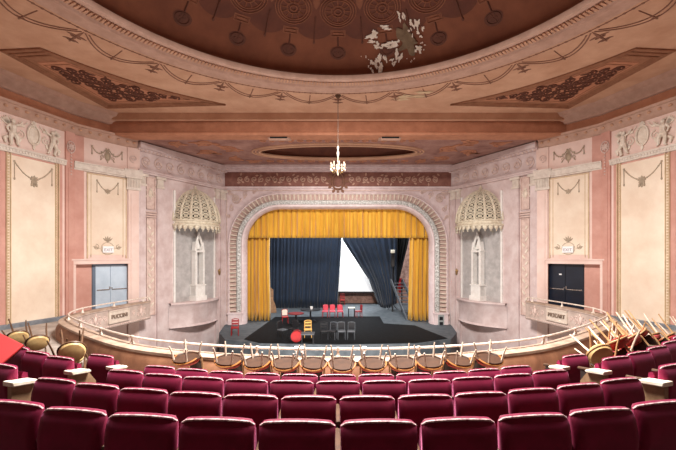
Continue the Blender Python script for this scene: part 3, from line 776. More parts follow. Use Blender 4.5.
# spandrel panels in the ceiling corners
for s in (-1, 1):
    P0, P1, P2, P3 = (-10.05, 11.2), (-8.75, 11.1), (-4.57, 15.25), (-9.55, 15.55)
    a1 = math.atan2(P1[1] - DC[1], P1[0]); a2 = math.atan2(P2[1] - DC[1], P2[0]); RR = 10.02
    outl = [P0] + [(RR * cos(a1 + (a2 - a1) * i / 14), DC[1] + RR * sin(a1 + (a2 - a1) * i / 14)) for i in range(15)] + [P3]
    cx = sum(p[0] for p in outl) / len(outl); cy = sum(p[1] for p in outl) / len(outl); cx, cy = -8.2, 13.7
    sh = lambda f: [(cx + (x - cx) * f, cy + (y - cy) * f) for x, y in outl]
    mpc = lambda u, v, w: (-s * u, v, CEIL - w)
    sd = 'left' if s == -1 else 'right'
    b = MB(); b.prism(outl, 0.001, .02, mpc); spo = b.build('spandrel_panel', M['spandrel'], ceiling, smooth=False)
    b = MB()
    for f in (1.0, .93, .86, .66): b.tube([mpc(x, y, .02) for x, y in sh(f)], .045 if f > .85 else .03, 6, closed=True)
    b.build('spandrel_moulding', M['spandrel'], spo)
    b = MB(); pts = sh(.72); b.prism(pts, .01, .03, mpc); b.build('spandrel_field', M['fascia'], spo, smooth=False)
    b = MB()
    def inside(u, v, poly):
        c = False
        for (x0, y0), (x1, y1) in zip(poly, poly[1:] + poly[:1]):
            if (y0 > v) != (y1 > v) and u < x0 + (v - y0) / (y1 - y0) * (x1 - x0): c = not c
        return c
    inn = sh(.60); rr_ = random.Random(4)
    for iu in range(14):
        for iv in range(14):
            u, v = -9.9 + iu * .36, 11.3 + iv * .32 + .16 * (iu % 2)
            if inside(u, v, inn):
                spiral(b, mpc, u, v, .19, 1.5, rr_.random() * 6, 1 if iu % 2 else -1, .035, .04, 14)
                leaf(b, mpc, u, v, rr_.random() * 6.28, .3, .06, .035, .01)
    b.build('spandrel_scroll', M['stencil_dk'], spo)

# beam fascia at the ceiling's front edge
b = MB(); BW = 10.05
prof = [(16.15, 6.16), (16.15, 6.06), (16.25, 6.0), (16.25, 5.92), (16.3, 5.88), (16.3, 5.42), (16.24, 5.38), (16.2, 5.3), (16.24, 5.22), (16.9, 5.22), (16.9, 6.16)]
b.grid(lambda i, j: (-BW + 2 * BW * i, prof[j][0], prof[j][1]), 2, len(prof), cv=True)
b.f += [tuple(range(len(prof))), tuple(range(len(prof), 2 * len(prof)))]
beam = tag(b.build('ceiling_beam', M['fascia'], smooth=False), kind='structure')
b = MB()
for z in (6.06, 5.97, 5.87): b.tube([(-BW, 16.22, z), (BW, 16.22, z)], .04, 6)
b.box(-BW, BW, 16.14, 16.2, 5.86, 6.14)
b.build('beam_moulding', M['ceil'], beam)
# flat sounding board with oval recess
EC = (0, 18.95); EA, EB = 3.95, 1.15
sb = MB(); nn = 72; ang2 = [2 * PI * i / nn for i in range(nn)]
def sedge(a):
    dx, dy = cos(a), sin(a); best = 1e9
    for (ax, ay), (bx, by) in (((-10.05, 16.3), (10.05, 16.3)), ((10.05, 16.3), (7.2, 22.3)), ((7.2, 22.3), (-7.2, 22.3)), ((-7.2, 22.3), (-10.05, 16.3))):
        ex_, ey_ = bx - ax, by - ay; den = dx * ey_ - dy * ex_
        if abs(den) < 1e-9: continue
        t = ((ax - EC[0]) * ey_ - (ay - EC[1]) * ex_) / den; q = ((ax - EC[0]) * dy - (ay - EC[1]) * dx) / den
        if t > 0 and -1e-6 <= q <= 1 + 1e-6: best = min(best, t)
    return (EC[0] + dx * best, EC[1] + dy * best)
for c in ((-10.05, 16.3), (10.05, 16.3), (7.2, 22.3), (-7.2, 22.3)): ang2.append(math.atan2(c[1] - EC[1], c[0] - EC[0]) % (2 * PI))
ang2.sort()
def sfn(i, j):
    a = ang2[i]; k = 1 / math.sqrt((cos(a) / EA) ** 2 + (sin(a) / EB) ** 2)
    q = (EC[0] + k * cos(a), EC[1] + k * sin(a)) if j == 0 else sedge(a)
    return (q[0], q[1], SB)
sb.grid(sfn, len(ang2), 2, cu=True)
def rfn(i, j):
    a = 2 * PI * i / 72; f, z = [(1, SB), (1.02, SB + .25), (.9, SB + .5), (.5, SB + .75), (.01, SB + .82)][j]
    return (EC[0] + EA * f * cos(a), EC[1] + EB * f * sin(a), z)
sbo = tag(sb.build('sounding_board', M['sound'], smooth=False), kind='structure')
b = MB(); b.grid(rfn, 72, 5, cu=True); b.build('oval_recess', M['stencil'], sbo)
b = MB()
for f, r_ in ((1.0, .06), (1.05, .03), (1.09, .045)): b.tube([(EC[0] + (EA + (f - 1) * 4) * cos(2 * PI * i / 80), EC[1] + (EB + (f - 1) * 4) * sin(2 * PI * i / 80), SB - .02) for i in range(80)], r_, 6, closed=True)
b.build('oval_moulding', M['ceil'], sbo)
b = MB(); mpc = lambda u, v, w: (u, v, SB - w)
for k in (-1, 1):
    for (u, v, R_) in ((5.4, 18.3, .5), (6.2, 17.4, .45), (6.6, 19.0, .45), (5.6, 20.2, .4), (4.6, 20.8, .3), (7.6, 17.6, .35)):
        spiral(b, mpc, k * u, v, R_, 1.6, random.random() * 6, k, .04, .01); rosette(b, mpc, k * u, v, R_ * .7, .01)
        for q in range(3): leaf(b, mpc, k * u, v, random.random() * 6.28, R_ * 1.6, .1, .01)
scrollwork(b, mpc, -4, 4, 20.75, .28, .03, .01); scrollwork(b, mpc, -3.6, 3.6, 17.1, .2, .03, .01)
b.build('soffit_relief', M['fascia'], sbo)
for x in (-2.6, 2.3):
    v = empty('ceiling_vent', (x, 16.75, SB), 0, 'small dark slot vent box under the beam, %s of the chandelier' % ('left' if x < 0 else 'right'), 'vent')
    b = MB(); b.box(-.5, .5, -.22, .22, -.05, .0); b.box(-.42, .42, -.3, -.2, -.16, 0); b.build('frame', M['ceil_trim'], v, smooth=False)
    b = MB(); b.box(-.38, .38, -.31, -.3, -.1, -.02); b.build('slot', M['black'], v, smooth=False)

# ------------------------------------------------------------------ proscenium wall and arch
def arch_path(hw, top, r, base, n=14):
    pts = [(-hw, base + (top - r - base) * i / 12) for i in range(12)]
    pts += [(-hw + r - r * cos(PI / 2 * i / n), top - r + r * sin(PI / 2 * i / n)) for i in range(n + 1)]
    pts += [(-hw + r + (2 * hw - 2 * r) * i / 16, top) for i in range(1, 16)]
    return pts + [(-x, z) for x, z in reversed(pts[:12 + n + 1])]
def arch_off(d, base):
    return arch_path(5.44 + d, 2.81 + d * .9, 2.05 + d * .95, base)
AO = arch_off(.97, -6.5)
pw = MB()
def outer(p):
    x, z = p; dx, dz = x, z + 1.0
    t = 1e9
    if abs(dx) > 1e-6: t = min(t, 7.0 / abs(dx))
    if dz > 0: t = min(t, (5.4 + 1.0) / dz)
    if dz <= 0: return (math.copysign(7.0, x), z)
    return (dx * t, dz * t - 1.0)
pts = [p for p in AO]
# insert the upper corners exactly
oo = [outer(p) for p in pts]
for i in range(len(oo) - 1):
    a, c = oo[i], oo[i + 1]
    if abs(abs(a[0]) - 7) < 1e-4 and abs(c[1] - 5.4) < 1e-4 and abs(a[1] - 5.4) > 1e-4: oo[i] = (math.copysign(7, a[0]), 5.4)
    if abs(abs(c[0]) - 7) < 1e-4 and abs(a[1] - 5.4) < 1e-4 and abs(c[1] - 5.4) > 1e-4: oo[i + 1] = (math.copysign(7, c[0]), 5.4)
pw.grid(lambda i, j: ((pts[i][0], PY, pts[i][1]), (oo[i][0], PY, oo[i][1]), (oo[i][0], PY + .3, oo[i][1]), (pts[i][0], PY + .3, pts[i][1]))[j], len(pts), 4, cv=True)
pros = tag(pw.build('wall_proscenium', M['arch_pink'], smooth=False), kind='structure')
mpW = lambda u, v, w: (u, PY - w, v)
b = MB(); b.box(-6.6, 6.6, 4.05, 4.9, 0, .05, mpW); b.build('frieze_band', M['band'], pros, smooth=False)
b = MB(); scrollwork(b, mpW, -5.9, -.6, 4.47, .19, .035, .07); scrollwork(b, mpW, .6, 5.9, 4.47, .19, .035, .07)
for k in range(56):
    u = -5.9 + k * .215
    if abs(u) > .6: leaf(b, mpW, u, 4.47 + (.2 if k % 2 else -.2), k * 1.3, .2, .05, .06)
b.build('frieze_scroll', M['ceil_trim'], pros)
b = MB(); ring(b, mpW, 0, 4.35, .36, .06, .1, 1.3); ring(b, mpW, 0, 4.35, .24, .03, .1, 1.3)
for k in range(12):
    a = 2 * PI * k / 12; leaf(b, mpW, .38 * cos(a), 4.35 + .5 * sin(a), a, .3, .08, .09)
b.build('frieze_cartouche', M['garland'], pros)
b = MB()
for z, d_, h in ((4.9, .14, .1), (5.0, .25, .12), (5.12, .4, .14)): b.box(-6.9, 6.9, z, z + h, 0, d_, mpW)
b.box(-6.9, 6.9, 3.95, 4.05, 0, .1, mpW); b.build('frieze_cornice', M['arch_pink'], pros, smooth=False)
b = MB()
for k in (-1, 1):
    spiral(b, mpW, k * 5.95, 3.35, .3, 1.7, 0, k, .04, .03); rosette(b, mpW, k * 5.95, 3.35, .22, .04)
    for q in ((5.4, 3.6, .16), (6.2, 2.75, .16), (6.3, 3.65, .12), (4.9, 3.72, .1), (6.35, 2.3, .1)): spiral(b, mpW, k * q[0], q[1], q[2], 1.4, 1, -k, .03, .03); leaf(b, mpW, k * q[0], q[1], random.random() * 6, .3, .06, .03)
    b.tube([mpW(k * 6.5, z, .03) for z in (-3.8, 3.8)], .03, 6)
b.tube([mpW(-6.5, 3.82, .03), mpW(6.5, 3.82, .03)], .03, 6)
b.build('corner_relief', M['plaster_pink'], pros)
arch = empty('proscenium_arch', (0, PY, STAGE), 0, 'large rounded proscenium arch with fluted and silver foliage bands around the stage', 'arch')
def aband(ds, name, m, base=-3.3, smooth=True):
    b = MB(); paths = [arch_off(d_, base) for d_, w_ in ds]
    b.grid(lambda i, j: (paths[j][i][0], PY - ds[j][1], paths[j][i][1]), len(paths[0]), len(ds), cv=True)
    return wpar(b.build(name, m, smooth=smooth), arch)
aband([(.97, 0), (.97, .12), (.92, .16), (.87, .12), (.87, 0)], 'outer_bead', M['arch_pink'])
aband([(.88, 0), (.88, .04), (.50, -.12), (.50, -.2)], 'flute_bed', M['bed'])
aband([(.23, -.3), (.23, .0), (.18, .05), (.1, .03), (.0, -.12), (-.02, -.5), (.0, -.6)], 'inner_band', M['arch_pink'], -4.0)
# flutes
p1 = arch_off(.88, -3.3); p0 = arch_off(.52, -3.3)
def resample(path, n):
    L = [0]
    for i in range(len(path) - 1): L.append(L[-1] + math.hypot(path[i + 1][0] - path[i][0], path[i + 1][1] - path[i][1]))
    out = []
    for k in range(n):
        d_ = L[-1] * k / (n - 1); i = 0
        while i < len(path) - 2 and L[i + 1] < d_: i += 1
        t = (d_ - L[i]) / max(1e-9, L[i + 1] - L[i]); out.append((path[i][0] + (path[i + 1][0] - path[i][0]) * t, path[i][1] + (path[i + 1][1] - path[i][1]) * t))
    return out
NF = 96
# pair points by path parameter so the flutes stay square to the arch
def at_param(path, t):
    t = t * (len(path) - 1); i = min(int(t), len(path) - 2); f = t - i
    return (path[i][0] + (path[i + 1][0] - path[i][0]) * f, path[i][1] + (path[i + 1][1] - path[i][1]) * f)
mid = arch_off(.7, -3.3); cum = [0]
for i in range(len(mid) - 1): cum.append(cum[-1] + math.hypot(mid[i + 1][0] - mid[i][0], mid[i + 1][1] - mid[i][1]))
params = []
for k in range(NF):
    d_ = cum[-1] * (k + .5) / NF; i = 0
    while i < len(mid) - 2 and cum[i + 1] < d_: i += 1
    params.append((i + (d_ - cum[i]) / (cum[i + 1] - cum[i])) / (len(mid) - 1))
b = MB(); fb = MB()
fprof = [(.50, -.05), (.50, .03), (.44, .07), (.30, .05), (.22, -.02), (.22, -.2)]
fpaths = [arch_off(d_, -3.3) for d_, w_ in fprof]
fb.grid(lambda i, j: (fpaths[j][i][0], PY - fprof[j][1], fpaths[j][i][1]), len(fpaths[0]), len(fprof))
q0 = arch_off(.25, -3.3); q1 = arch_off(.47, -3.3)
for k, t in enumerate(params):
    a = at_param(p0, t); c = at_param(p1, t)
    b.tube([(a[0], PY - .0, a[1]), ((a[0] + c[0]) / 2, PY - .08, (a[1] + c[1]) / 2), (c[0], PY - .08, c[1])], [.03, .055, .06], 6)
    e = at_param(q0, t); g = at_param(q1, t)
    for q in range(3):
        f = (q + .5) / 3; jx, jz = random.uniform(-.03, .03), random.uniform(-.03, .03)
        fb.ell((e[0] + (g[0] - e[0]) * f + jx, PY - .06, e[1] + (g[1] - e[1]) * f + jz), (random.uniform(.035, .06), .035, random.uniform(.035, .06)), 6, 4)
wpar(b.build('fluted_band', M['flute']), arch); wpar(fb.build('foliage_band', M['silver']), arch)
for k in (-1, 1):
    b = MB(); b.box(min(k * 5.6, k * 6.4), max(k * 5.6, k * 6.4), PY - .16, PY + .1, -4.3, -3.38); b.box(min(k * 5.55, k * 6.45), max(k * 5.55, k * 6.45), PY - .2, PY + .1, -3.4, -3.3)
    b.box(min(k * 5.55, k * 6.45), max(k * 5.55, k * 6.45), PY - .2, PY + .1, -4.5, -4.15)
    wpar(b.build('pedestal', M['arch_pink'], smooth=False), arch)
sw = empty('switch_panel', (5.98, PY - .16, -3.8), 0, 'grey switch panel with two dark openings on the right pedestal of the arch', 'switch panel')
b = MB(); b.box(-.17, .17, -.05, 0, -.3, .38); b.build('panel_plate', M['panel_grey'], sw, smooth=False)
b = MB(); b.box(-.1, .1, -.07, -.05, .08, .28); b.box(-.1, .1, -.07, -.05, -.22, -.02); b.build('socket', M['stage_black'], sw, smooth=False)

# ------------------------------------------------------------------ stage
b = MB(); b.box(-11, 11, 22.0, 33, STAGE - .3, STAGE)
ap = [(-6.6, 22.0), (-6.2, 19.6), (-5.4, 18.0), (-3.6, 17.2), (0, 16.9), (3.6, 17.2), (5.4, 18.0), (6.2, 19.6), (6.6, 22.0)]
n = len(ap); b.add([(x, y, STAGE) for x, y in ap] + [(x, y, -6.5) for x, y in ap], [tuple(range(n))] + [(i, i + 1, n + i + 1, n + i) for i in range(n - 1)])
tag(b.build('floor_stage', M['stagefloor'], smooth=False), kind='structure')
b = MB(); b.box(-14, 14, -3, 24, -6.7, -6.5); tag(b.build('floor_orchestra', M['carpet'], smooth=False), kind='structure')
b = MB(); b.box(-11, 11, 32.0, 32.3, STAGE, 5.5); tag(b.build('wall_stage_back', M['brick'], smooth=False), kind='structure')
b = MB(); b.box(-11.2, -11, 22.3, 32, STAGE, 5.5); b.box(11, 11.2, 22.3, 32, STAGE, 5.5); b.box(-11, 11, 22.3, 32, 5.5, 5.7); b.box(-11, -7, 22.1, 22.3, STAGE, 5.6); b.box(7, 11, 22.1, 22.3, STAGE, 5.6)
tag(b.build('wall_stage_sides', M['black'], smooth=False), kind='structure')
b = MB(); b.add([(x, y, STAGE + .012) for x, y in ((-4.5, 18.0), (-3.6, 17.25), (0, 17.0), (3.6, 17.25), (5.3, 18.2), (4.4, 21.6), (2.7, 22.2), (2.75, 24.8), (-4.1, 24.6))], [tuple(range(9))])
vm = b.build('dance_mat', M['vinyl'], smooth=False); tag(vm, 'large black scuffed vinyl mat covering the middle of the stage floor', 'mat'); sm = vm.modifiers.new('thick', 'SOLIDIFY'); sm.thickness = .01
b = MB(); b.box(-3.2, 2.2, 17.55, 17.63, STAGE + .013, STAGE + .02); tag(b.build('floor_tape', M['tape'], smooth=False), 'yellow tape line along the front edge of the stage', 'tape')
# curtains
def drape(name, m, xl, xr, zt, zb, Y, folds, amp, parent=None, nz=10, nx=None, gather=None):
    """xl,xr,zb may be functions of v (0 top..1 bottom) or u"""
    b = MB(); nx = nx or folds * 8
    fx = lambda q, t: q(t) if callable(q) else q
    def fn(i, j):
        u, v = i / nx, j / nz
        x0, x1 = fx(xl, v), fx(xr, v); x = x0 + (x1 - x0) * u
        z0 = fx(zt, u); z1 = fx(zb, u); z = z0 + (z1 - z0) * v
        ph = u * folds * 2 * PI
        y = Y + amp * (sin(ph + .8 * sin(ph * .37) + .3 * v) + .35 * sin(ph * 2.3 + 1 + v)) * (.55 + .45 * v)
        return (x, y, z)
    b.grid(fn, nx + 1, nz + 1)
    o = b.build(name, m, parent, angle=80); s_ = o.modifiers.new('thick', 'SOLIDIFY'); s_.thickness = .02
    return o
iz = lambda x: None
def inner_top(u):
    x = abs(-5.5 + 11.0 * u); r = 2.0
    return 2.95 if x < 3.4 else 2.95 - r + math.sqrt(max(0, r * r - min(r, x - 3.4) ** 2)) - .0
tag(drape('stage_valance', M['yellow'], -5.6, 5.6, 3.3, 1.1, 22.86, 30, .12), 'wide pleated yellow valance across the top of the stage opening', 'curtain')
tag(drape('stage_curtain', M['yellow'], -5.75, lambda v: -4.22 - .03 * sin(v * 5), 1.6, STAGE + .03, 23.2, 6, .17), 'gathered yellow curtain leg at the left of the stage', 'curtain', 'yellow side curtains')
tag(drape('stage_curtain', M['yellow'], lambda v: 4.45 - .12 * v, 5.75, 1.6, STAGE + .03, 23.2, 5, .17), 'gathered yellow curtain leg at the right of the stage', 'curtain', 'yellow side curtains')
tag(drape('backdrop_curtain', M['navy'], -5.6, lambda v: .42 - .5 * v, 3.5, STAGE + .06, 28.6, 22, .06), 'wide dark navy backdrop curtain left of the white screen', 'curtain')
def rl_x(v):
    pts = [(0, .3), (.32, .3), (.45, .9), (.6, 1.6), (.75, 2.3), (.88, 2.65), (.96, 2.85), (1, 2.95)]
    for (a, x0), (c, x1) in zip(pts, pts[1:]):
        if v <= c: return x0 + (x1 - x0) * (v - a) / (c - a)
    return pts[-1][1]
tag(drape('backdrop_curtain', M['navy'], rl_x, lambda v: 4.5 - .1 * v, 3.5, lambda u: -3.5 - .4 * sin(PI * u ** .8), 28.2, 9, .10, nz=24), 'navy backdrop curtain swept aside to the right of the white screen', 'curtain')
tag(drape('masking_drape', M['blackdrape'], 4.3, lambda v: 6.0 - 1.45 * v, 3.5, -2.3, 28.8, 5, .06), 'black drape with slanting edge hanging right of the navy curtain', 'curtain')
b = MB(); b.box(-.6, 3.4, 31.0, 31.06, -2.95, 3.2); sc_o = b.build('projection_screen', M['screen'], smooth=False); tag(sc_o, 'bright white projection screen between the navy curtains', 'screen')
b = MB(); b.box(-.7, 3.5, 30.96, 31.08, -3.03, -2.93); b.box(-.6, -.5, 30.98, 31.08, STAGE, -2.95); b.box(3.3, 3.4, 30.98, 31.08, STAGE, -2.95); b.build('screen_frame', M['stage_black'], sc_o, smooth=False)
# stair at stage right
stp = empty('stage_stair', (4.5, 25, STAGE), 0, 'dark steep stair rising upstage beside the right yellow curtain', 'stair')
for k in (-.42, .42):
    b = MB(); b.prism([(23.4, STAGE), (23.7, STAGE), (27.2, -1.9), (27.2, -1.65), (27.0, -1.65)], 4.75 - .0 + k - .03, 4.75 + k + .03, lambda u, v, w: (w - .14 * (u - 23.4), u, v)); wpar(b.build('stringer', M['stage_grey'], smooth=False), stp)
for i in range(10):
    y = 23.75 + i * .34; x = 4.75 - .14 * (y - 23.4); b = MB(); b.box(x - .4, x + .4, y, y + .28, STAGE + .19 + i * .205, STAGE + .23 + i * .205); wpar(b.build('tread', M['stage_grey'], smooth=False), stp)
b = MB()
for x in (3.85, 4.55): b.box(x, x + .08, 27.0, 27.1, STAGE, -1.7)
wpar(b.build('support_leg', M['stage_black'], smooth=False), stp)
lt = empty('light_stand', (4.02, 27.6, STAGE), 0, 'tall black lighting stand with a small white lamp, right of the navy curtain', 'light stand')
b = MB(); b.tube([(0, 0, 0), (0, 0, 4.4)], .04, 8); b.build('pole', M['stage_black'], lt)
b = MB()
for k in range(3): b.tube([(0, 0, .5), (.4 * cos(k * 2.1 + .5), .4 * sin(k * 2.1 + .5), 0.02)], .025, 6)
b.build('tripod', M['stage_black'], lt)
b = MB(); b.box(-.14, .14, -.1, .1, 3.2, 4.2); b.build('lamp_housing', M['stage_black'], lt, bevel=.03)
b = MB(); b.box(-.15, .15, -.13, .1, 4.2, 4.45); b.build('lamp_head', M['stage_white'], lt, bevel=.03)
hz = empty('hose_reel', (5.3, 31.99, -2.3), 0, 'red hose reel on the brick wall at the right of the stage', 'hose reel')
b = MB(); b.lathe([(.1, -.12), (.42, -.12), (.42, -.05), (.3, -.04), (.3, .0), (0, 0)], 18, mp=lambda x, y, z: (x, z, y)); b.build('reel', M['stage_red'], hz)
b = MB(); b.box(-.15, .15, -.2, -.12, -.9, .1); b.build('hose', M['stage_red'], hz, bevel=.03)

# stage furniture
def st_chair(loc, rz, m_back, m_seat, m_frame, label, h=.86, group=None, slats=False, tilt=0):
    o = empty('stage_chair', loc, rz, label, 'chair', group); o.scale = (.86, .86, .9)
    for i, (x, y) in enumerate(((-.19, -.19), (.19, -.19), (-.18, .2), (.18, .2))):
        b = MB(); b.tube([(x * 1.05, y * 1.05, 0), (x, y, .42)], [.02, .024], 6); b.build('leg', m_frame, o)
    b = MB(); b.box(-.22, .22, -.22, .22, .4, .47); b.build('seat', m_seat, o, bevel=.02)
    b = MB()
    for x in (-.19, .19): b.tube([(x, .2, .42), (x, .24, h)], .022, 6)
    b.tube([(-.19, .24, h), (0, .25, h + .03), (.19, .24, h)], .022, 6); b.build('back_frame', m_frame, o)
    b = MB()
    if slats:
        for z in (.56, .72): b.box(-.19, .19, .215, .235, z, z + .09)
        b.build('back_slat', m_back, o)
    else:
        pts = [(-.18, .5), (.18, .5), (.19, h - .06), (.12, h + .01), (-.12, h + .01), (-.19, h - .06)]
        b.prism(pts, .2, .25, lambda u, v, w: (u, w, v)); b.build('backrest', m_back, o, bevel=.015)
    return o
def at(px, py, z=STAGE):
    Y = -z * F / (py - 256); return ((px - 338) / F * Y, Y, z + .013)
P_ = M
for i, px in enumerate((325.2, 332.4, 340.2)):
    st_chair(at(px, 317.5), .1 * (i - 1), P_['stagechair_pink'], P_['stagechair_pink'], P_['stage_red'], ('leftmost', 'middle', 'rightmost')[i] + ' of three pink backed chairs in a row on stage', group='pink chairs on stage')
st_chair(at(358.5, 317.5), -PI / 2 + .3, P_['stage_red'], P_['stage_red'], P_['stage_red'], 'red chair turned sideways beside the small white topped table')
st_chair(at(285, 323.5), .25, P_['stage_white'], P_['stage_red'], P_['stage_red'], 'chair with cream back and red seat left of the red topped table')
st_chair(at(235, 335.5), .2, P_['stage_red'], P_['stage_red'], P_['stage_red'], 'red open back chair alone at the left end of the stage apron', slats=True)
st_chair(at(342.5, 305, STAGE), 0, P_['stage_red'], P_['stage_red'], P_['stage_red'], 'red chair at the back wall under the white screen', slats=True, h=.95)
st_chair(at(308, 337.5), .1, P_['stage_yel'], P_['stage_yel'], P_['stage_yel'], 'pale yellow wooden slatted chair near the front of the stage', slats=True)
for i, px in enumerate((324.5, 332.5, 341.5, 351.3)):
    st_chair(at(px, 339.5), (.15, -.3, .05, -.1)[i], P_['stage_black'], P_['stage_grey'] if i > 1 else P_['stage_black'], P_['stage_grey'] if i > 0 else P_['stage_black'], ordinal(i) + ' from the left of four dark chairs at the stage front', group='dark chairs at the stage front', slats=i < 2)
def table(loc, R, h, m_top, m_leg, label, square=False):
    o = empty('stage_table', loc, 0, label, 'table')
    b = MB()
    if square: b.box(-R, R, -R, R, h - .04, h)
    else: b.lathe([(0, h - .05), (R, h - .05), (R + .01, h - .02), (R, h), (0, h)], 20)
    b.build('tabletop', m_top, o)
    if square:
        for x in (-1, 1):
            for y in (-1, 1):
                b = MB(); b.tube([(x * R * .85, y * R * .85, 0), (x * R * .85, y * R * .85, h - .04)], .025, 6); b.build('leg', m_leg, o)
    else:
        b = MB(); b.lathe([(0, 0), (R * .6, 0), (R * .55, .05), (.06, .1), (.05, h - .1), (R * .4, h - .05)], 14); b.build('pedestal_base', m_leg, o)
    return o
table(at(296, 324.5), .45, .66, M['dark_red'], M['stage_black'], 'round table with red top left of the black round table')
table(at(310.5, 321.5), .62, .74, M['stage_black'], M['stage_black'], 'round black table holding a white cup')
table(at(351.5, 317), .22, .62, M['stage_white'], M['stage_black'], 'small square white topped table beside the red chair', True)
x, y, z = at(311.5, 321.5); cp = MB(); cp.lathe([(0, 0), (.07, 0), (.1, .16), (.085, .16), (.06, .02), (0, .02)], 12, (0, 0, 0)); c_ = cp.build('cup', M['white']); c_.location = (x, y, z + .74); tag(c_, 'white cup on the round black table', 'cup')
x, y, z = at(296.8, 342.0); o = empty('red_drum', (x, y, z), 0, 'red round drum lying at the stage front', 'drum')
b = MB(); b.lathe([(0, -.2), (.25, -.2), (.27, -.17), (.27, .17), (.25, .2), (0, .2)], 20, mp=lambda a, c, e: (a, e, c + .27)); b.build('drum_shell', M['stage_red'], o)
b = MB(); b.lathe([(.27, -.18), (.285, -.18), (.285, -.14), (.27, -.14)], 20, mp=lambda a, c, e: (a, e, c + .27)); b.lathe([(.27, .14), (.285, .14), (.285, .18), (.27, .18)], 20, mp=lambda a, c, e: (a, e, c + .27)); b.build('drum_hoop', M['stage_black'], o)
st_chair(at(282.5, 338), .9, P_['stage_black'], P_['stage_grey'], P_['stage_black'], 'black chair turned aside at the left of the stage clutter')
st_chair(at(293.5, 337), -.4, P_['stage_black'], P_['stage_black'], P_['stage_black'], 'black chair behind and left of the red drum')
table(at(308, 343), .3, .45, M['stage_grey'], M['stage_black'], 'low grey square table before the yellow wooden chair', True)
pr = empty('plywood_prop', at(272, 313), .3, 'raw plywood cut-out leaning beside the left yellow curtain', 'stage prop')
b = MB(); b.prism([(-.3, 0), (.32, 0), (.26, .5), (.1, .9), (.12, 1.6), (-.06, 1.75), (-.2, 1.3), (-.26, .6)], -.04, .04, lambda u, v, w: (u, w + v * .12, v)); b.build('cut_out', M['ply'], pr, smooth=False)
b = MB(); b.box(-.03, .03, .1, .6, 0, .05); b.tube([(0, .55, .03), (0, .16, 1.0)], .025, 6); b.build('brace', M['ply'], pr)

# ------------------------------------------------------------------ chandelier
ch = empty('chandelier', (0, 14.4, CEIL), 0, 'small crystal chandelier on a long chain in front of the stage arch', 'chandelier')
b = MB(); b.tube([(0, 0, 0), (0, 0, -1.95)], .013, 6); b.lathe([(0, 0), (.12, 0), (.08, -.08), (0, -.1)], 12); b.build('chain', M['bent_dark'], ch)
b = MB(); b.lathe([(0, -1.9), (.03, -1.95), (.05, -2.0), (.02, -2.1), (.06, -2.2), (.03, -2.35), (.015, -2.5), (.03, -2.75), (.08, -2.85), (.05, -2.98), (.02, -3.05), (0, -3.1)], 12); b.build('crystal_stem', M['crystal'], ch)
for k in range(8):
    a = 2 * PI * k / 8 + .2
    b = MB(); b.tube([(.05 * cos(a), .05 * sin(a), -2.85), (.2 * cos(a), .2 * sin(a), -2.95), (.26 * cos(a), .26 * sin(a), -2.86), (.27 * cos(a), .27 * sin(a), -2.76)], .016, 6); ar = b.build('arm', M['brass'], ch)
    b = MB(); b.lathe([(0, -2.76), (.05, -2.75), (.045, -2.73), (.02, -2.72), (.02, -2.64), (.025, -2.6), (0, -2.55)], 8, (.27 * cos(a), .27 * sin(a), 0)); b.build('candle', M['crystal'], ar)
    b = MB(); b.ell((.27 * cos(a), .27 * sin(a), -2.84), (.03, .03, .06), 6, 5); b.build('crystal_drop', M['crystal'], ar)

# ------------------------------------------------------------------ theatre seats
def make_seat():
    root = empty('theatre_seat', (0, 0, 0))
    b = MB(); n = 12
    # back cushion: local -y is towards the viewer (rear of the back); the seat faces +y
    prof = [(.03, .30), (-.025, .30), (-.050, .40), (-.072, .50), (-.088, .59), (-.088, .65), (-.078, .70), (-.061, .745), (-.038, .785), (-.014, .812), (.010, .828), (.024, .830), (.032, .81), (.035, .70), (.03, .5)]
    def fn(i, j):
        t = -1 + 2 * i / n; t = math.copysign(abs(t) ** .7, t)
        a = abs(t); y, z = prof[j]
        k = 1 - .5 * max(0, (a - .90) / .10) ** 2
        cy = -.02; y = cy + (y - cy) * k
        top = max(0, (z - .62) / .23)
        z2 = z - top * (.024 * a ** 18 + .012 * (1 - a * a) * -1 + .006)
        return (t * (.238 + .012 * (z - .3) / .55), y, z2)
    b.grid(fn, n + 1, len(prof), cv=True)
    o_ = len(b.v) - (n + 1) * len(prof); m = len(prof)
    b.f.append(tuple(o_ + j for j in range(m))); b.f.append(tuple(len(b.v) - m + j for j in range(m)))
    b.build('backrest', M['velvet'], root, angle=60)
    # worn piping along the upper rear edge, its pale colour also painting the highlight
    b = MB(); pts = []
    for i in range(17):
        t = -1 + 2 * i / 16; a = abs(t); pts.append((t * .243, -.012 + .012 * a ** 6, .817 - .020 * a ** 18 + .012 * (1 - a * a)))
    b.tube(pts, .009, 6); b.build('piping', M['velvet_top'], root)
    cp = [(.065, .34), (.07, .70), (.09, .74), (.13, .72), (.16, .5), (.14, .36)]
    b = MB(); b.grid(lambda i, j: (-.22 + .44 * i / 6, cp[j][0], cp[j][1]), 7, 6, cv=True)
    for e in (0, 6): b.f.append(tuple(e * 6 + j for j in range(6)))
    b.build('seat_cushion', M['velvet'], root)
    for x in (-.265,):
        b = MB(); b.box(x - .012, x + .012, .0, .30, .04, .60); b.box(x - .02, x + .02, -.02, .32, 0, .04); b.build('standard', M['iron'], root, smooth=False)
        b = MB(); b.tube([(x, -.03, .60), (x, .15, .63), (x, .34, .61)], [.02, .026, .022], 8); b.build('armrest', M['wood'], root)
    return root
seat0 = make_seat(); used = [False]
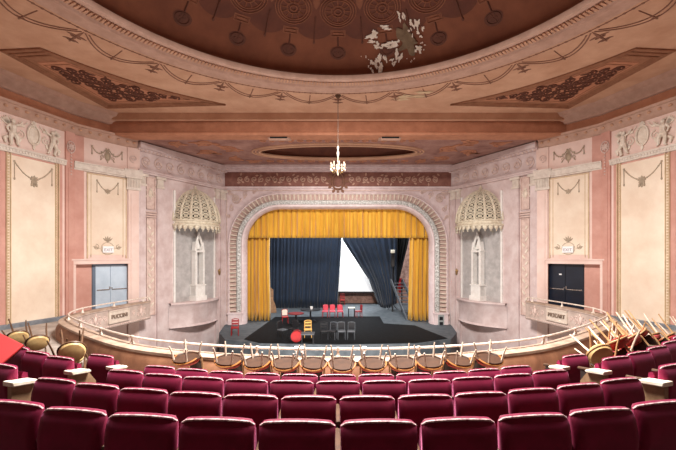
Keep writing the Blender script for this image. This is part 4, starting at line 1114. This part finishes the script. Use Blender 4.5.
def put_seat(x, row, label, group, end=0):
    y = ROWY[row] + arc(x)
    ang = math.asin(min(.75, abs(x) / 9.0)) * (1 if x > 0 else -1)
    o = seat0 if not used[0] else copy_tree(seat0)
    used[0] = True
    o.location = (x, y, FLOORZ[row] + rise(x)); o.rotation_euler = (0, 0, ang * .7)
    tag(o, label, 'theatre seat', group)
    if end:
        b = MB(); k = end * .30
        b.prism([(-.10, 0), (.26, 0), (.26, .46), (.14, .63), (-.10, .66)], k - .03, k + .03, lambda u, v, w: (w, u, v)); b.build('end_panel', M['endpanel'], o, smooth=False)
        b = MB(); b.prism([(-.12, .645), (.13, .61), (.16, .63), (.13, .66), (-.12, .70)], k - .08, k + .08, lambda u, v, w: (w, u, v)); b.build('aisle_armrest', M['armtop'], o, bevel=.012)
    return o
SPX = .53
rown = ['nearest row', 'second row', 'third row', 'fourth row']
for row, cnt in ((0, 10), (1, 12), (2, 11), (3, 11)):
    pitch = SPX
    for i in range(cnt):
        x = (i - (cnt - 1) / 2) * pitch
        put_seat(x, row, 'maroon velvet seat, %s from the left in the centre block\'s %s' % (ordinal(i), rown[row]), 'maroon seats in the ' + rown[row])
# side blocks across the aisles
for s in (-1, 1):
    sd = 'left' if s == -1 else 'right'
    for row, cnt in ((1, 2), (2, 5), (3, 1)):
        for i in range(cnt):
            x = s * (3.80 + i * SPX)
            if i == 0: lab = 'maroon aisle seat with pale armrest opening the %s side block\'s %s' % (sd, rown[row])
            else: lab = 'maroon velvet seat, %s from the aisle in the %s side block\'s %s' % (ordinal(i), sd, rown[row])
            put_seat(x, row, lab, 'maroon seats in the %s side block' % sd, end=-s if i == 0 else 0)

# ------------------------------------------------------------------ upturned bentwood chairs
def make_box_chair(m_frame, m_cush, m_rim, m_leg, back=.53, leg=.36, m_under=None, R=.215):
    m_under = m_under or m_rim
    """upright: seat rim centre at the origin, legs down, back up behind (+y is the front)"""
    root = empty('bentwood_chair', (0, 0, 0))
    b = MB(); b.tube([(R * cos(PI * k / 20), R * sin(PI * k / 20), -.02 + .06 * sin(PI * k / 20)) for k in range(21)], .017, 7); b.build('front_rail', m_rim, root)
    b = MB(); b.tube([(R * cos(PI + PI * k / 12), R * sin(PI + PI * k / 12), -.01) for k in range(13)], .018, 7); b.build('rear_rail', m_under, root)
    b = MB(); b.lathe([(0, -.006), (R, -.006), (R, .008), (0, .008)], 24); b.build('seat', m_under, root)
    b = MB(); b.lathe([(R * .93, .01), (R * .98, .045), (R * .88, .085), (R * .5, .11), (0, .115)], 24); b.build('cushion', m_cush, root)
    for a in (.8, PI - .8, PI + .75, -.75):
        b = MB(); x, y = cos(a) * R * .92, sin(a) * R * .92; b.tube([(x, y, 0), (x * 1.12, y * 1.12, -leg * .6), (x * 1.28, y * 1.28, -leg)], [.02, .017, .013], 7); b.build('leg', m_leg, root)
    b = MB(); pts = []
    for k in range(17):
        t = PI * k / 16; pts.append((-.19 * cos(t), -.17 - .09 * sin(t) ** .6 * (1), back * (sin(t) ** .55)))
    b.tube(pts, .018, 7); b.build('back_hoop', m_frame, root)
    b = MB(); b.grid(lambda i, j: (-.155 + .31 * i / 6, -.205 - .05 * (1 - (2 * i / 6 - 1) ** 2) - .04 * j / 4, .10 + (back - .2) * j / 4), 7, 5); bo = b.build('back_panel', M['brownback'], root); s_ = bo.modifiers.new('thick', 'SOLIDIFY'); s_.thickness = .012
    return root
def place_chair(proto, first, loc, N, spin, rest=None, label=None, group=None):
    o = proto if first else copy_tree(proto)
    q = Vector((0, 0, 1)).rotation_difference(Vector(N).normalized()) @ Quaternion((0, 0, 1), spin)
    o.rotation_mode = 'QUATERNION'; o.rotation_quaternion = q
    z = loc[2]
    if rest is not None:
        m = q.to_matrix(); lo = min((m @ v.co).z for c in o.children for v in c.data.vertices); z = rest - lo
    o.location = (loc[0], loc[1], z)
    tag(o, label, 'chair', group); return o
# centre row: upside down along the parapet, back towards the viewer, legs in the air
protoA = make_box_chair(M['bent'], M['cush_red'], M['gold'], M['bent_white'], back=.60, leg=.27, m_under=M['brownback'], R=.24)
xsA = [-2.75, -2.2, -1.45, -.96, -.475, 0.03, .55, 1.12, 1.68, 2.2, 2.75]
xsA = [-2.85, -2.0, -1.46, -.94, -.44, .07, .62, 1.16, 1.66, 2.22, 2.84]
for i, x in enumerate(xsA):
    y = 6.71 + x * x * .045
    # rotation_difference turns z over about x: the back swings to the far side, so spin by 180 degrees
    o = place_chair(protoA, i == 0, (x, y, 0), (0, 0, 1), 0, None, 'upside down gilt rimmed chair, %s from the left along the balcony front' % ordinal(i), 'upturned chairs along the balcony front')
    N = Vector((random.uniform(-.06, .06), random.uniform(.10, .17), -.98)).normalized(); X_ = Vector((cos(.14 * x), sin(.14 * x), 0)); Y_ = N.cross(X_).normalized(); X_ = Y_.cross(N)
    q = Matrix((X_, Y_, N)).transposed().to_quaternion(); o.rotation_quaternion = q
    m = q.to_matrix(); lo = min((m @ v.co).z for c in o.children for v in c.data.vertices); o.location.z = FRONTZ + .002 - lo
# heaps at both sides: loose chairs tipped over where the side blocks' fourth rows end
RF = FLOORZ[3] + .052
protoL = make_box_chair(M['bent_dark'], M['cush_tan'], M['bent_dark'], M['bent_dark'], leg=.46)
for i, (x, dy, N, up) in enumerate(((-4.82, .22, (.5, -.72, -.35), .24), (-6.9, .45, (.6, -.6, -.5), -.06), (-7.8, .5, (.65, -.55, -.5), -.06), (-5.0, .3, (.1, .2, -.95), 0))):
    place_chair(protoL, i == 0, (x, 5.2 + arc(x) + dy, 0), N, .6, RF + up, ['tan cushioned chair tipped over nearest the aisle, beyond the left side block', 'tipped tan cushioned chair, second from the left aisle', 'tipped tan cushioned chair furthest left by the wall panel', 'dark upside down chair on the floor under the left tipped chairs'][i], 'tipped chairs beyond the left side block')
protoR = [make_box_chair(M['bent'], M[c], M['bent'], M[l], leg=.5) for c, l in (('cush_tan', 'bent_white'), ('cush_red', 'bent'), ('cush_pink', 'bent_white'))]
for p_, c_ in zip(protoR, ('cush_tan', 'cush_red', 'cush_pink')):
    for k_ in p_.children:
        if k_.name.startswith('seat'): k_.data.materials[0] = M[c_]
used_r = set()
for i, (x, dy, N, pi_, up) in enumerate(((4.62, .18, (.0, -.9, -.35), 0, .24), (5.2, .2, (.25, -.6, -.65), 1, .25), (5.8, .2, (.2, -.6, -.7), 2, .25), (6.45, .2, (.35, -.5, -.7), 1, .25), (7.05, .25, (.25, -.6, -.75), 2, .2), (7.7, .25, (.35, -.5, -.75), 1, .17), (8.35, .25, (.3, -.5, -.75), 2, .14),
        (4.95, .35, (.1, .2, -.95), 1, 0), (5.65, .35, (-.1, .2, -.95), 2, 0), (6.4, .4, (.1, .2, -.95), 1, 0))):
    place_chair(protoR[pi_], pi_ not in used_r, (x, 5.2 + arc(x) + dy, 0), N, .5 + .5 * i, RF + up,
                ['tan cushioned chair tipped over nearest the aisle in the right heap', 'red cushioned chair tipped over, second from the aisle in the right heap', 'faded pink chair with pale legs up, third in the right heap', 'red cushioned chair tipped over, fourth in the right heap', 'faded pink chair tipped over, fifth in the right heap', 'red cushioned chair tipped over, sixth in the right heap', 'faded pink chair tipped over furthest right in the heap',
                 'red chair upside down on the floor under the right heap, nearest the aisle', 'pink chair upside down on the floor under the middle of the right heap', 'red chair upside down on the floor under the far right of the heap'][i], 'tipped chairs in the right heap')
    used_r.add(pi_)
# red seat pad propped up at the far left
rp = empty('red_seat_pad', (-4.93, 5.40, -1.36), 0, 'bright red square seat pad propped on the seats at the far left', 'seat pad')
rp.rotation_euler = (.75, .55, .2)
b = MB(); b.box(-.24, .24, -.22, .22, -.0, .08); b.build('pad', M['redvinyl'], rp, bevel=.02)
b = MB(); b.box(-.23, .23, -.21, .21, -.03, -.001); b.build('base_board', M['wood'], rp, smooth=False)

# ------------------------------------------------------------------ light
def area(name, loc, rot, size, power, col=(1, 1, 1), shape='DISK', sy=None):
    l = bpy.data.lights.new(name, 'AREA'); l.shape = shape; l.size = size; l.energy = power; l.color = col
    if sy: l.size_y = sy
    o = bpy.data.objects.new(name, l); COL.objects.link(o); o.location = loc; o.rotation_euler = rot; return o
area('dome_light', (0, 7.0, 6.3), (0, 0, 0), 3.2, 2100, (1, .95, .90))
area('orchestra_work_light', (0, 13.5, -5.6), (PI, 0, 0), 9, 330, (1, .92, .86), 'RECTANGLE', 4)  # unseen upward fill added below the parapet to brighten the ceiling
sl = bpy.data.lights.new('stage_front_light', 'SPOT'); sl.energy = 3000; sl.color = (1, .95, .88); sl.spot_size = math.radians(50); sl.spot_blend = .6; sl.shadow_soft_size = .5  # unseen spot added to brighten the yellow curtains and the arch
so = bpy.data.objects.new('stage_front_light', sl); COL.objects.link(so); so.location = (0, 7.4, 5.5); so.rotation_euler = (math.radians(64), 0, 0)
area('stage_work_light', (0, 25.5, 5.2), (0, 0, 0), 8, 620, (.92, .96, 1), 'RECTANGLE', 4)
area('screen_light', (1.4, 29.6, 3.6), (math.radians(35), 0, 0), 3, 500, (.95, .98, 1), 'RECTANGLE', 1)
W = bpy.data.worlds.new('world'); SC.world = W; W.use_nodes = True
W.node_tree.nodes['Background'].inputs[0].default_value = (.02, .02, .02, 1)
SC.view_settings.view_transform = 'Standard'; SC.view_settings.look = 'None'; SC.view_settings.gamma = 1; SC.view_settings.use_curve_mapping = False
SC.view_settings.exposure = 1.15
